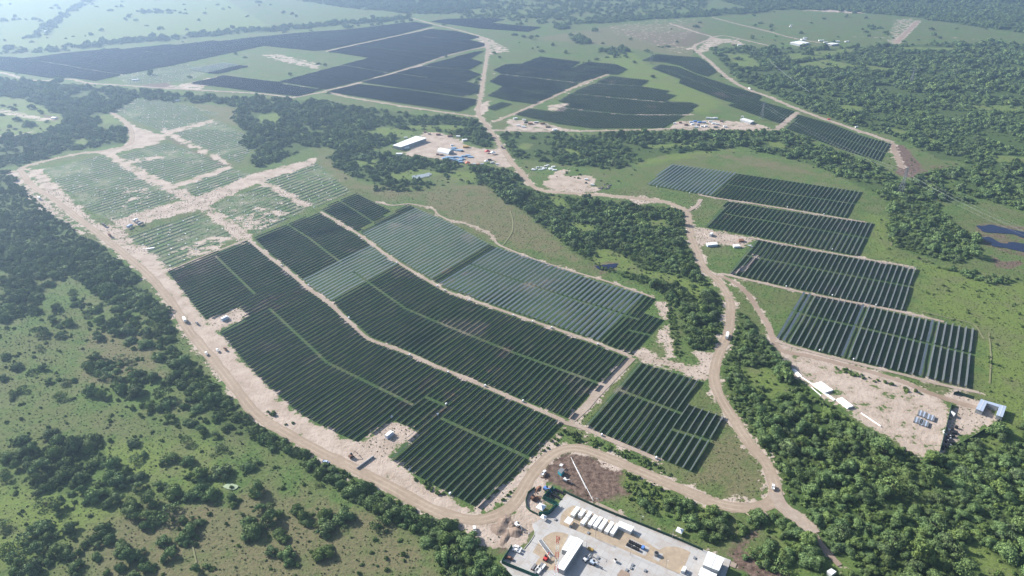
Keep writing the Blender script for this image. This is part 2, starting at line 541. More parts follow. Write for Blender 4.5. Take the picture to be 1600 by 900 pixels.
BLOCKS = {
    'west': dict(poly=[(262, 426), (386, 376)] + off(PATH1[1:], -2.5, 2.5) + [(877, 661), (757, 794), (747, 795), (700, 771), (640, 738), (606, 717), (650, 673), (612, 656), (558, 691), (515, 672), (467, 647), (417, 604), (400, 588), (342, 520), (386, 494), (372, 480), (320, 500), (300, 475)],
                 gaps=[[(335, 400), (397, 459)], [(417, 480), (492, 550), (507, 565), (610, 615), (640, 630)], [(657, 617), (697, 634)], [(682, 650), (725, 670), (797, 702), (824, 715)]],
                 label='dark tracker row in the long west array beside the left dirt road'),
    'middle': dict(poly=[(396, 373), (450, 351), (498, 333)] + off(PATH2[1:], -2.5, 2.5) + [(983, 560), (942, 600), (912, 623), (890, 655), (884, 653)] + off(PATH1[1:-1], 2.5, -2.5)[::-1],
                   gaps=[[(450, 352), (482, 372), (529, 409)], [(550, 425), (575, 442), (630, 481), (675, 500), (750, 530), (800, 550), (875, 577), (942, 601)]],
                   label='dark tracker row in the middle array between the two sandy paths'),
    'top': dict(poly=[(501, 328), (557, 303), (610, 330), (556, 361)], gaps=[[(531, 315), (580, 346)]],
                label='dark tracker row in the small array at the top of the main plant'),
    'east': dict(poly=[(637, 320), (707, 351), (770, 385), (820, 401), (867, 417), (935, 441), (999, 459), (1021, 466), (1003, 488), (1040, 501), (992, 554), (986, 555)] + off(PATH2[1:-1], 2.5, -2.5)[::-1],
                 gaps=[[(735, 414), (800, 437), (875, 462), (972, 492), (992, 497)], [(980, 515), (1020, 524)]],
                 label='dark tracker row at the end of the east array near the sandy patch'),
    'south': dict(poly=[(997, 565), (1094, 595), (1073, 631), (1132, 652), (1082, 739), (912, 667)],
                  gaps=[[(962, 607), (1062, 645)], [(1045, 669), (1114, 690)]],
                  label='dark tracker row in the stepped south array above the looping dirt road'),
    'right_first': dict(poly=[(1050, 257), (1200, 278), (1347, 300), (1325, 341), (1200, 320), (1128, 310), (1009, 289)],
                        gaps=[[(1136, 288), (1200, 298), (1340, 319)]],
                        label='dark tracker row in the topmost of the four right-hand arrays'),
    'right_second': dict(poly=[(1136, 314), (1200, 325), (1369, 350), (1344, 401), (1290, 391), (1200, 374), (1101, 355)],
                         gaps=[[(1130, 333), (1145, 336), (1200, 345), (1360, 373)]],
                         label='dark tracker row in the second array down on the right'),
    'right_third': dict(poly=[(1182, 374), (1250, 388), (1431, 420), (1410, 486), (1320, 468), (1200, 442), (1138, 428)],
                        gaps=[[(1160, 398), (1171, 400), (1300, 425), (1424, 448)]],
                        label='dark tracker row in the third array down on the right'),
    'right_fourth': dict(poly=[(1254, 458), (1340, 475), (1440, 498), (1524, 515), (1521, 609), (1412, 583), (1275, 549), (1211, 530)],
                         gaps=[[(1230, 485), (1237, 487), (1380, 520), (1524, 555)]],
                         label='dark tracker row in the lowest right array beside the sandy yard'),
    'far_right': dict(poly=[(1246, 179), (1300, 194), (1345, 212), (1392, 225), (1376, 253), (1320, 236), (1226, 201)], gaps=[[(1236, 190), (1384, 239)]], label=''),
    'far_strip_a': dict(poly=[(1002, 95), (1025, 85), (1092, 90), (1106, 99), (1121, 113), (1104, 120), (1085, 114), (1062, 103), (1040, 98)], gaps=[], label=''),
    'far_strip_b': dict(poly=[(1032, 101), (1060, 105), (1085, 116), (1104, 122), (1150, 137), (1190, 149), (1185, 157), (1242, 174), (1219, 194), (1137, 165), (1145, 161), (1127, 156), (1060, 130), (1063, 124), (1017, 107)],
                        gaps=[[(1024, 104), (1150, 150), (1232, 184)]], label=''),
    'centre_a': dict(poly=[(770, 110), (790, 101), (815, 100), (844, 89), (907, 97), (890, 108), (918, 97), (963, 101), (981, 109), (964, 117), (946, 116), (907, 129), (834, 163), (795, 158), (762, 150), (785, 136), (764, 128), (783, 116)],
                     gaps=[[(770, 115), (800, 118), (908, 130)]], label=''),
    'centre_b': dict(poly=[(761, 169), (783, 160), (802, 163), (770, 173)], gaps=[], label=''),
    'centre_c': dict(poly=[(952, 119), (1015, 126), (1000, 135), (1045, 142), (1041, 146), (1057, 149), (1040, 159), (1079, 160), (1092, 165), (1037, 200), (925, 201), (872, 194), (803, 179), (825, 170), (864, 175), (890, 163), (872, 159), (892, 146), (927, 131)],
                     gaps=[[(880, 169), (979, 179), (1080, 179)], [(890, 146), (1040, 160)], [(927, 130), (1010, 135)]], label=''),
    'huge_strip': dict(poly=[(-60, 88), (20, 90), (37, 92), (105, 83), (185, 76), (190, 78), (262, 70), (275, 71), (332, 64), (345, 65), (405, 58), (467, 52), (550, 46), (625, 37), (650, 35), (677, 40), (625, 54), (507, 79), (490, 80), (412, 72), (272, 102), (192, 117), (150, 127), (112, 122), (75, 122), (0, 110), (-60, 104)],
                       gaps=[[(40, 93), (95, 101), (125, 107), (190, 117)], [(215, 97), (335, 78), (336, 78)], [(225, 80), (260, 86)]], label=''),
    'huge_small': dict(poly=[(322, 115), (375, 103), (390, 104), (342, 116)], gaps=[], label=''),
    'huge_pale': dict(poly=[(292, 109), (350, 98), (377, 102), (325, 114)], gaps=[], label=''),
    'huge_low': dict(poly=[(296, 131), (350, 119), (437, 129), (505, 140), (467, 151), (400, 144), (350, 137)], gaps=[[(440, 131), (500, 140)]], label=''),
    'huge_mid': dict(poly=[(437, 128), (577, 91), (512, 81), (622, 57), (675, 46), (710, 49), (750, 58), (732, 63), (757, 68), (757, 72), (700, 86), (650, 102), (560, 128), (508, 140)],
                     gaps=[[(550, 71), (687, 86)], [(535, 102), (612, 115)], [(640, 57), (740, 63)]], label=''),
    'huge_right': dict(poly=[(565, 129), (662, 103), (740, 82), (757, 80), (735, 92), (755, 98), (732, 110), (752, 117), (727, 128), (750, 133), (747, 146), (722, 151)],
                       gaps=[[(665, 104), (740, 111)], [(617, 115), (670, 122)]], label=''),
    'huge_front': dict(poly=[(511, 144), (562, 132), (640, 141), (745, 156), (742, 164), (717, 175), (600, 158)], gaps=[], label=''),
    'farthest': dict(poly=[(672, 34), (700, 30), (775, 29), (790, 31), (766, 36), (805, 40), (846, 43), (825, 50), (750, 45)], gaps=[[(800, 48), (825, 42)]], label=''),
}

# roads: name, pixels, width in metres, material, label, verge width
ROADS = [
    ('dirt_road', [(32, 266), (50, 290), (82, 310), (130, 347), (170, 377), (200, 402), (235, 433), (270, 476), (295, 516), (317, 543), (350, 583), (400, 646), (450, 678), (500, 706), (555, 733), (600, 756), (650, 783), (687, 801), (725, 811), (762, 810), (795, 795), (815, 770), (832, 742), (855, 716), (880, 702), (907, 701), (940, 712), (1000, 736), (1075, 769), (1125, 788), (1165, 794), (1190, 791), (1209, 780), (1211, 762), (1197, 725), (1175, 698), (1150, 661), (1130, 630), (1119, 605), (1116, 585), (1122, 557), (1135, 527), (1141, 500), (1141, 475), (1135, 457), (1120, 437), (1102, 422), (1094, 407), (1089, 392), (1081, 372), (1077, 352), (1075, 332)], 9.0, 'road', 'wide tan dirt road running along the left arrays and looping round to the woods', 2.5),
    ('dirt_road', [(1076, 330), (1037, 315), (995, 310), (940, 305), (875, 301), (845, 297), (827, 286), (815, 270), (800, 254), (782, 227), (762, 198), (747, 176), (751, 150), (757, 112), (762, 76), (759, 62), (745, 55), (712, 46), (675, 37), (650, 30), (630, 26)], 9.0, 'road', 'long tan dirt road climbing past the sheds towards the far arrays', 2),
    ('dirt_road', [(31, 265), (45, 258), (82, 249), (125, 240), (160, 236), (195, 229), (206, 218), (203, 200), (190, 186), (174, 176)], 9.0, 'road', 'pale curved track round the top of the unfinished field', 1.2),
    ('dirt_road', [(1118, 432), (1130, 433), (1150, 443), (1167, 458), (1185, 485), (1200, 508), (1208, 530), (1222, 548), (1262, 556), (1330, 573), (1400, 593), (1450, 613), (1487, 626), (1525, 637), (1540, 640)], 6.0, 'brown', 'brown track from the loop road into the sandy storage yard', 1.5),
    ('dirt_road', [(772, 190), (800, 179), (835, 164), (912, 130), (950, 116)], 9.0, 'road', 'straight tan track between the two central arrays', 1.2),
    ('dirt_road', [(462, 152), (508, 144), (540, 151), (575, 157), (650, 169), (742, 182)], 8.0, 'road', 'pale track along the lower edge of the huge far array', 1.2),
    ('dirt_road', [(507, 142), (560, 130), (650, 103), (695, 88), (730, 79), (760, 73)], 9.0, 'road', 'pale diagonal track through the huge far array', 1.2),
    ('dirt_road', [(510, 80), (555, 70), (625, 55), (677, 43)], 10.0, 'road', 'upper pale diagonal track through the huge far array', 1.2),
    ('dirt_road', [(1050, 38), (1090, 51), (1112, 59), (1085, 72), (1095, 85), (1110, 97), (1127, 113), (1150, 130), (1175, 142), (1200, 151), (1250, 172), (1300, 190), (1355, 209), (1392, 221)], 10.0, 'track', 'pale road along the edge of the right-hand forest', 1.2),
    ('dirt_road', [(1246, 176), (1231, 188), (1215, 201)], 9.0, 'track', 'short pale track between the two arrays below the forest', 2),
    ('dirt_road', [(1394, 223), (1400, 242), (1410, 262)], 8.0, 'brown', 'worn track running down to the bare triangle of earth', 3),
    ('dirt_road', [(773, 203), (817, 205), (901, 205), (1002, 203), (1056, 201), (1100, 203), (1215, 203)], 7.0, 'track', 'pale track along the foot of the central arrays', 1.2),
    ('dirt_road', [(1112, 27), (1150, 37), (1200, 49), (1237, 59), (1282, 67)], 9.0, 'track', 'far pale track crossing the upper right field', 2),
    ('dirt_road', [(1112, 58), (1132, 56), (1165, 63), (1200, 71)], 9.0, 'track', 'far pale track running on to the white sheds', 2),
    ('dirt_road', [(1435, 32), (1418, 49), (1399, 68)], 14.0, 'brown', 'far bare diagonal track across the upper right field', 6),
    ('sandy_path', PATH1, 4.2, 'track', 'sandy path between the west and middle arrays', 0.8),
    ('sandy_path', PATH2, 3.8, 'track', 'sandy path between the middle and east arrays', 0.8),
    ('sandy_path', [(262, 425), (320, 400), (386, 374.5)], 3.5, 'track', 'sandy path along the top of the west array', 0.5),
    ('sandy_path', [(988, 559), (945, 603), (915, 635), (893, 657)], 7.0, 'track', 'sandy path between the middle and south arrays', 1.5),
    ('sandy_path', [(878, 659), (912, 669), (960, 690), (1000, 706), (1030, 720)], 4.5, 'track', 'sandy path along the foot of the south array', 1),
    ('sandy_path', [(1095, 305), (1128, 311), (1200, 322), (1325, 343), (1352, 347)], 4.0, 'track', 'sandy path between the first and second right-hand arrays', 1),
    ('sandy_path', [(1168, 371), (1200, 377), (1290, 394), (1345, 403.5), (1428, 418)], 4.0, 'track', 'sandy path between the second and third right-hand arrays', 1),
    ('sandy_path', [(1128, 428), (1138, 430), (1200, 444.5), (1254, 457), (1320, 470), (1410, 488), (1475, 503)], 4.5, 'track', 'sandy path between the third and fourth right-hand arrays', 1),
    ('sandy_path', [(1211, 533), (1275, 552), (1412, 586), (1470, 601), (1530, 614)], 4.0, 'track', 'sandy path along the foot of the lowest right array', 1),
    ('sandy_path', [(587, 315), (612, 321), (641, 319), (675, 326), (685, 336), (705, 345), (732, 351), (763, 364), (772, 374), (782, 384), (834, 405), (894, 424), (952, 441), (1002, 458), (1023, 466)], 3.2, 'track', 'winding sandy trail along the east array and the meadow', 0.8),
    ('sandy_path', [(1095, 312), (1090, 320), (1076, 330)], 5.0, 'track', 'short sandy link above the woods', 1),
    ('sandy_path', [(1182, 400), (1165, 417), (1140, 430)], 4.0, 'track', 'short sandy strip beside the third right-hand array', 1),
    ('sandy_path', [(930, 787), (965, 804), (1000, 822), (1035, 838), (1075, 853), (1110, 868), (1150, 885)], 4.0, 'track', 'narrow dirt path outside the compound fence', 0.5),
    ('sandy_path', [(0, 213), (25, 212), (50, 206)], 5.0, 'track', 'far pale track at the left edge', 2),
    ('sandy_path', [(-40, 108), (0, 113), (30, 121), (60, 126), (110, 124), (140, 130), (200, 134), (260, 138), (330, 142), (400, 146), (462, 153)], 8.0, 'track', 'pale track along the near edge of the leftmost far array', 1.2),
    ('dirt_road', [(1210, 770), (1222, 792), (1240, 806), (1258, 820), (1270, 834)], 10.0, 'track', 'sandy spur running from the loop road down into the woods', 1.5),
    ('dirt_road', [(1270, 833), (1290, 860), (1312, 884)], 4.0, 'brown', 'narrow shaded track between the trees', 0.5),
]
SAND = [  # polygon, depth clip (small = grass shows through)
    ([(200, 395), (245, 400), (262, 426), (320, 500), (342, 520), (400, 588), (470, 650), (557, 693), (606, 720), (640, 740), (700, 774), (742, 798), (775, 790), (800, 797), (700, 803), (640, 776), (560, 735), (450, 678), (380, 625), (340, 575), (310, 535), (290, 505), (255, 455)], 6),
    ([(318, 502), (373, 479), (387, 494), (340, 522)], 14), ([(555, 693), (612, 655), (651, 673), (604, 719), (575, 742), (540, 722)], 14),
    ([(750, 793), (800, 752), (870, 675), (885, 660), (878, 685), (835, 735), (795, 775), (770, 795)], 5),
    ([(690, 812), (800, 797), (830, 765), (840, 748), (850, 765), (835, 790), (850, 815), (820, 848), (800, 860), (775, 862), (745, 840)], 9),
    ([(835, 745), (862, 757), (858, 790), (845, 812), (825, 800)], 9),
    ([(172, 175), (186, 183), (215, 200), (262, 212), (245, 226), (195, 236), (165, 244), (150, 238), (195, 228), (203, 215), (198, 195)], 6),
    ([(40, 263), (65, 265), (100, 300), (150, 350), (180, 352), (250, 408), (250, 425), (215, 410), (170, 370), (120, 335), (70, 298)], 4),
    ([(10, 266), (30, 268), (60, 305), (100, 335), (130, 365), (110, 355), (60, 325)], 2),
    ([(180, 344), (230, 327), (300, 310), (400, 270), (492, 247), (490, 257), (405, 285), (310, 328), (240, 344), (190, 359)], 5),
    ([(160, 240), (178, 240), (230, 270), (300, 303), (350, 335), (400, 372), (370, 376), (325, 335), (280, 310), (215, 276)], 4),
    ([(395, 280), (412, 282), (450, 300), (490, 322), (475, 326), (430, 300)], 4),
    ([(268, 288), (310, 275), (360, 258), (362, 263), (310, 282), (275, 293)], 4), ([(195, 250), (262, 242), (262, 246), (200, 256)], 1),
    ([(258, 205), (332, 187), (332, 192), (262, 210)], 4), ([(255, 200), (360, 255), (352, 258), (250, 206)], 2),
    ([(350, 350), (400, 325), (450, 332), (420, 350), (380, 372)], 0), ([(195, 292), (235, 295), (230, 312), (195, 325)], -1), ([(270, 395), (330, 370), (372, 372), (300, 405)], 0),
    ([(1212, 535), (1290, 555), (1400, 590), (1487, 622), (1478, 660), (1470, 700), (1437, 716), (1400, 690), (1345, 660), (1330, 640), (1290, 620), (1262, 600), (1240, 585), (1220, 555)], 3.5),
    ([(1487, 618), (1500, 612), (1530, 628), (1555, 640), (1552, 655), (1520, 672), (1490, 698), (1470, 702), (1480, 660)], 12),
    ([(640, 232), (655, 217), (662, 207), (690, 207), (715, 218), (730, 228), (760, 233), (785, 232), (800, 258), (790, 264), (765, 252), (740, 257), (700, 250), (660, 245), (630, 244)], 6),
    ([(870, 268), (888, 262), (880, 275), (915, 273), (932, 279), (925, 290), (937, 296), (910, 304), (860, 294), (846, 288)], 5),
    ([(975, 306), (1005, 306), (1040, 313), (1035, 319), (990, 317)], 5),
    ([(1078, 357), (1100, 356), (1180, 374), (1160, 386), (1140, 382), (1090, 384)], 7),
    ([(1017, 473), (1040, 472), (1049, 485), (1047, 501), (1037, 500), (1032, 487)], 7), ([(1046, 501), (1047, 517), (1051, 555), (1042, 560), (1041, 540), (1037, 532), (1025, 538), (1032, 525)], 5),
    ([(984, 557), (1007, 546), (1025, 555), (1050, 562), (1070, 570), (1088, 572), (1092, 564), (1078, 550), (1095, 551), (1120, 550), (1113, 575), (1110, 600), (1100, 597), (1072, 586), (1037, 572), (1000, 565)], 8),
    ([(795, 186), (840, 190), (870, 197), (900, 203), (790, 205)], 3), ([(1055, 190), (1110, 188), (1160, 190), (1205, 199), (1180, 203), (1045, 203)], 4),
    ([(950, 40), (1025, 31), (1075, 28), (1108, 27), (1062, 38), (1082, 50), (1050, 73), (1088, 83), (1050, 83), (1012, 67), (960, 52)], -3),
    ([(1050, 72), (1092, 76), (1110, 58), (1150, 62), (1170, 72), (1130, 66), (1100, 82)], 2),
    ([(-40, 170), (0, 171), (30, 175), (60, 183), (90, 186), (70, 190), (20, 180)], 2),
    ([(745, 165), (765, 157), (762, 172), (752, 180)], 6), ([(855, 165), (890, 160), (880, 174), (860, 174)], 3), ([(905, 128), (925, 127), (915, 132)], 5),
    ([(735, 55), (765, 60), (790, 75), (800, 80), (765, 85), (755, 70)], 1),
    ([(110, 113), (135, 107), (152, 110), (125, 116)], 3), ([(210, 98), (335, 77), (335, 79), (218, 99)], 4),
    ([(250, 138), (300, 128), (340, 119), (350, 120), (310, 140), (262, 139)], 2),
    ([(405, 85), (440, 85), (470, 93), (500, 100), (495, 108), (440, 96)], 1), ([(662, 56), (686, 56), (682, 59), (660, 58)], 6), ([(678, 87), (700, 87), (690, 91)], 6), ([(640, 104), (662, 100), (655, 107)], 6), ([(545, 133), (562, 128), (560, 133)], 6),
    ([(1235, 16), (1300, 15), (1390, 22), (1330, 21)], 3), ([(1400, 30), (1430, 28), (1410, 55), (1395, 68), (1385, 68)], -1), ([(1300, 56), (1385, 60), (1380, 58)], 1), ([(1430, 55), (1500, 60), (1545, 62), (1480, 58)], 1),
    ([(1258, 812), (1276, 835), (1262, 828)], 3), ([(1310, 884), (1335, 880), (1340, 888), (1315, 890)], 4),
    ([(470, 700), (555, 735), (640, 783), (700, 812), (680, 815), (610, 785), (540, 745)], -1),
]
ARR_EARTH = []
for pl_ in ([(626, 628), (686, 582), (692, 586), (640, 634), (612, 655)], [(652, 668), (712, 606), (724, 610), (668, 674)], [(742, 594), (800, 536), (812, 540), (756, 600)], [(415, 470), (480, 440), (486, 448), (425, 490), (395, 490)], [(560, 690), (610, 652), (614, 657), (566, 694)], [(690, 425), (720, 412), (735, 422), (705, 440)], [(1140, 330), (1152, 322), (1158, 325), (1128, 350), (1118, 350)], [(908, 620), (985, 560), (989, 562), (914, 628)]):
    ARR_EARTH.append((pl_, -1.5))
SOIL = [
    ([(1524, 352), (1550, 349), (1640, 360), (1640, 410), (1590, 399), (1545, 387), (1528, 372)], 0), ([(926, 416), (945, 410), (972, 408), (962, 422), (940, 427)], 0),
    ([(820, 60), (900, 60), (960, 80), (1010, 95), (900, 80)], -5), ([(800, 68), (870, 66), (880, 80), (800, 82)], -5),
    ([(838, 748), (855, 722), (880, 707), (910, 706), (950, 722), (975, 737), (968, 755), (985, 772), (945, 782), (925, 788), (880, 764)], 8),
    ([(1180, 800), (1193, 815), (1186, 838), (1160, 858), (1175, 872), (1225, 897), (1190, 912), (1150, 890), (1136, 862), (1168, 840), (1178, 820)], 6),
    ([(773, 850), (800, 835), (815, 845), (795, 862), (775, 870)], 5), ([(740, 818), (780, 815), (815, 820), (812, 835), (765, 840)], 1),
    ([(1395, 226), (1412, 227), (1437, 255), (1440, 265), (1432, 277), (1415, 277), (1400, 272), (1402, 257)], 4), ([(1400, 270), (1440, 262), (1500, 255), (1470, 268), (1430, 280)], 0),
    ([(960, 48), (1100, 50), (1110, 60), (1080, 72), (1040, 75), (1000, 62)], 0), ([(250, 212), (265, 208), (365, 258), (352, 262)], 0),
    ([(215, 133), (260, 129), (280, 138), (240, 138)], 3), ([(60, 178), (95, 183), (85, 190)], 2), ([(1105, 378), (1165, 376), (1150, 384)], 0), ([(1455, 618), (1475, 622), (1462, 632)], 2),
    ([(1550, 398), (1565, 410), (1590, 408), (1600, 412), (1580, 420), (1555, 418)], 2),
]
DRY = [[(1135, 652), (1197, 735), (1199, 765), (1170, 786), (1080, 745)], [(640, 300), (760, 285), (860, 365), (905, 412), (770, 372), (690, 335)], [(500, 243), (530, 255), (560, 290), (660, 300), (620, 312), (560, 298), (505, 262)],
       [(130, 815), (230, 790), (400, 770), (620, 810), (700, 900), (150, 960)], [(140, 520), (240, 520), (260, 590), (130, 600)], [(960, 40), (1100, 35), (1080, 90), (980, 75), (830, 60)], [(1090, 238), (1200, 250), (1290, 275), (1190, 262)], [(300, 160), (380, 170), (385, 200), (340, 190)]]
BRIGHT = [[(0, 765), (60, 758), (190, 790), (190, 800), (60, 860), (-40, 900), (-60, 800)], [(100, 690), (330, 690), (350, 760), (200, 760)], [(1350, 330), (1400, 345), (1390, 400), (1600, 440), (1660, 470), (1660, 620), (1540, 620), (1530, 510), (1440, 490), (1440, 420), (1360, 400)],
          [(1000, 240), (1150, 235), (1000, 260)], [(1480, 278), (1500, 282), (1490, 292), (1470, 287)], [(980, 75), (1010, 100), (1130, 160), (1100, 180), (1010, 140), (930, 95)], [(1160, 580), (1210, 580), (1240, 610), (1190, 625)],
          [(1540, 610), (1660, 600), (1660, 690), (1560, 680)], [(972, 738), (1120, 796), (1060, 810), (990, 785)], [(1180, 830), (1260, 850), (1300, 890), (1200, 890)], [(930, 395), (1060, 430), (1110, 440), (1110, 500), (1060, 470)],
          [(0, 0), (320, -20), (420, 40), (200, 65), (0, 80)]]
POSTS = [[(65, 265), (160, 243), (290, 305), (182, 347), (140, 330)], [(185, 243), (262, 222), (360, 258), (265, 288)], [(175, 175), (215, 155), (260, 155), (330, 185), (260, 208)], [(270, 208), (340, 188), (405, 222), (375, 255), (350, 248)],
         [(280, 290), (360, 262), (395, 275), (305, 308)], [(198, 370), (310, 333), (372, 370), (262, 422)], [(330, 322), (415, 287), (482, 325), (400, 368)], [(405, 280), (490, 250), (548, 300), (490, 325)], [(285, 163), (345, 178), (335, 180), (280, 170)],
         [(180, 118), (290, 100), (330, 112), (290, 128), (200, 132)]]
# woods: polygon, density 0..1, radius factor
WOODS = [
    ([(-90, 116), (40, 127), (90, 131), (150, 138), (200, 141), (280, 149), (380, 155), (440, 154), (515, 160), (640, 178), (740, 188), (765, 205), (768, 232), (735, 225), (715, 212), (668, 202), (640, 205), (600, 198), (560, 205), (620, 215), (605, 228), (575, 235), (600, 245), (660, 242), (700, 252), (722, 262), (700, 268), (645, 283), (600, 290), (560, 280), (525, 262), (515, 245), (530, 235), (500, 228), (470, 235), (440, 250), (405, 262), (388, 252), (398, 235), (372, 225), (385, 205), (363, 187), (372, 168), (330, 160), (270, 160), (220, 152), (205, 160), (175, 175), (160, 190), (150, 200), (195, 200), (200, 215), (193, 225), (110, 235), (40, 256), (10, 262), (-90, 270)], 0.93),
    ([(-90, 262), (8, 268), (35, 292), (75, 332), (130, 368), (170, 396), (205, 425), (238, 466), (262, 495), (275, 530), (268, 545), (250, 505), (200, 480), (150, 465), (120, 430), (60, 435), (0, 425), (-90, 430)], 0.74),
    ([(745, 262), (790, 266), (830, 292), (850, 303), (900, 309), (935, 314), (1000, 321), (1060, 327), (1073, 345), (1068, 380), (1083, 400), (1095, 430), (1108, 460), (1125, 482), (1128, 520), (1118, 545), (1085, 548), (1068, 520), (1062, 490), (1045, 470), (1018, 450), (975, 434), (935, 418), (900, 395), (870, 370), (850, 355), (820, 330), (790, 315), (760, 290), (720, 285), (690, 275)], 0.9),
    ([(600, 290), (650, 282), (680, 290), (640, 298), (585, 297)], 0.5),
    ([(780, 208), (880, 206), (890, 214), (960, 206), (1060, 208), (1070, 203), (1200, 205), (1230, 208), (1320, 242), (1390, 270), (1402, 300), (1380, 306), (1340, 290), (1290, 265), (1230, 247), (1200, 240), (1160, 228), (1040, 242), (960, 264), (900, 260), (850, 252), (800, 248)], 0.66),
    ([(1110, 76), (1200, 76), (1290, 76), (1400, 71), (1520, 67), (1600, 70), (1720, 66), (1720, 310), (1600, 305), (1500, 252), (1470, 250), (1400, 214), (1330, 195), (1270, 174), (1200, 143), (1160, 128), (1125, 95)], 0.74),
    ([(1385, 280), (1420, 285), (1440, 272), (1480, 262), (1525, 258), (1510, 272), (1475, 287), (1500, 300), (1560, 318), (1620, 335), (1700, 360), (1700, 330), (1560, 280), (1540, 262), (1520, 262), (1480, 290), (1530, 320), (1460, 312), (1410, 300)], 0.8),
    ([(1388, 345), (1395, 320), (1370, 303), (1400, 297), (1460, 312), (1472, 330), (1487, 342), (1502, 360), (1530, 378), (1528, 398), (1492, 412), (1440, 398), (1393, 384)], 0.97),
    ([(1430, 402), (1500, 420), (1560, 430), (1600, 438), (1560, 448), (1480, 425)], 0.35),
    ([(1140, 482), (1165, 492), (1185, 525), (1215, 550), (1230, 578), (1265, 612), (1310, 642), (1350, 672), (1400, 697), (1440, 718), (1475, 710), (1500, 697), (1600, 662), (1720, 640), (1720, 980), (1150, 990), (1290, 895), (1300, 880), (1275, 840), (1255, 812), (1225, 770), (1205, 725), (1175, 675), (1140, 615), (1127, 575), (1132, 540)], 0.84),
    ([(962, 745), (990, 760), (1120, 798), (1180, 806), (1182, 828), (1145, 848), (1112, 850), (1060, 825), (1010, 795), (975, 775)], 0.42),
    ([(1200, 800), (1235, 808), (1275, 845), (1300, 880), (1290, 900), (1240, 880), (1200, 900), (1165, 865), (1195, 835)], 0.5),
    ([(300, 575), (330, 610), (380, 648), (430, 682), (478, 708), (478, 722), (430, 700), (380, 685), (335, 660), (300, 620), (262, 575), (235, 520), (255, 505), (278, 545)], 0.62),
    ([(478, 712), (560, 748), (640, 796), (690, 824), (720, 838), (735, 860), (780, 880), (800, 905), (690, 900), (680, 860), (640, 830), (560, 785), (480, 735)], 0.75),
    ([(100, 455), (230, 500), (240, 560), (150, 520)], 0.3), ([(0, 430), (60, 440), (70, 490), (0, 505)], 0.7), ([(130, 560), (210, 560), (330, 655), (330, 690), (200, 640)], 0.3),
    ([(90, 690), (160, 680), (160, 720), (110, 770), (50, 760), (40, 710)], 0.75),
    ([(470, 2), (560, -12), (720, -12), (760, 10), (700, 22), (640, 22), (600, 17), (560, 15)], 0.85),
    ([(700, -12), (1120, -20), (1100, 22), (950, 32), (880, 40), (800, 33), (720, 28)], 0.35), ([(890, 38), (940, 30), (1040, 24), (1110, 16), (1200, 12), (1200, 19), (1110, 26), (1020, 30), (950, 36)], 0.95),
    ([(1000, -40), (1720, -60), (1720, 62), (1600, 52), (1500, 38), (1430, 27), (1300, 16), (1200, 16), (1150, 8)], 0.95),
    ([(400, 46), (480, 38), (560, 32), (640, 25), (640, 30), (520, 41), (400, 52)], 0.9), ([(110, 74), (200, 60), (300, 53), (400, 44), (400, 50), (300, 60), (200, 68), (130, 77)], 0.7), ([(0, 75), (110, 70), (110, 80), (0, 85)], 0.4),
    ([(40, 60), (70, 40), (100, 20), (125, 5), (150, -10), (165, -10), (125, 15), (95, 35), (75, 55)], 0.6), ([(0, 32), (60, 28), (60, 31), (0, 35)], 0.6), ([(210, 18), (280, 15), (290, 22), (220, 21)], 0.5),
    ([(400, 55), (640, 33), (660, 33), (500, 48)], 0.35),
    ([(890, 52), (905, 55), (925, 68), (905, 70), (888, 60)], 0.9), ([(865, 40), (892, 38), (890, 46), (868, 46)], 0.8), ([(930, 76), (978, 78), (978, 90), (945, 90)], 0.45),
    ([(1195, 95), (1260, 75), (1340, 82), (1300, 90), (1240, 102)], 0.8),
]
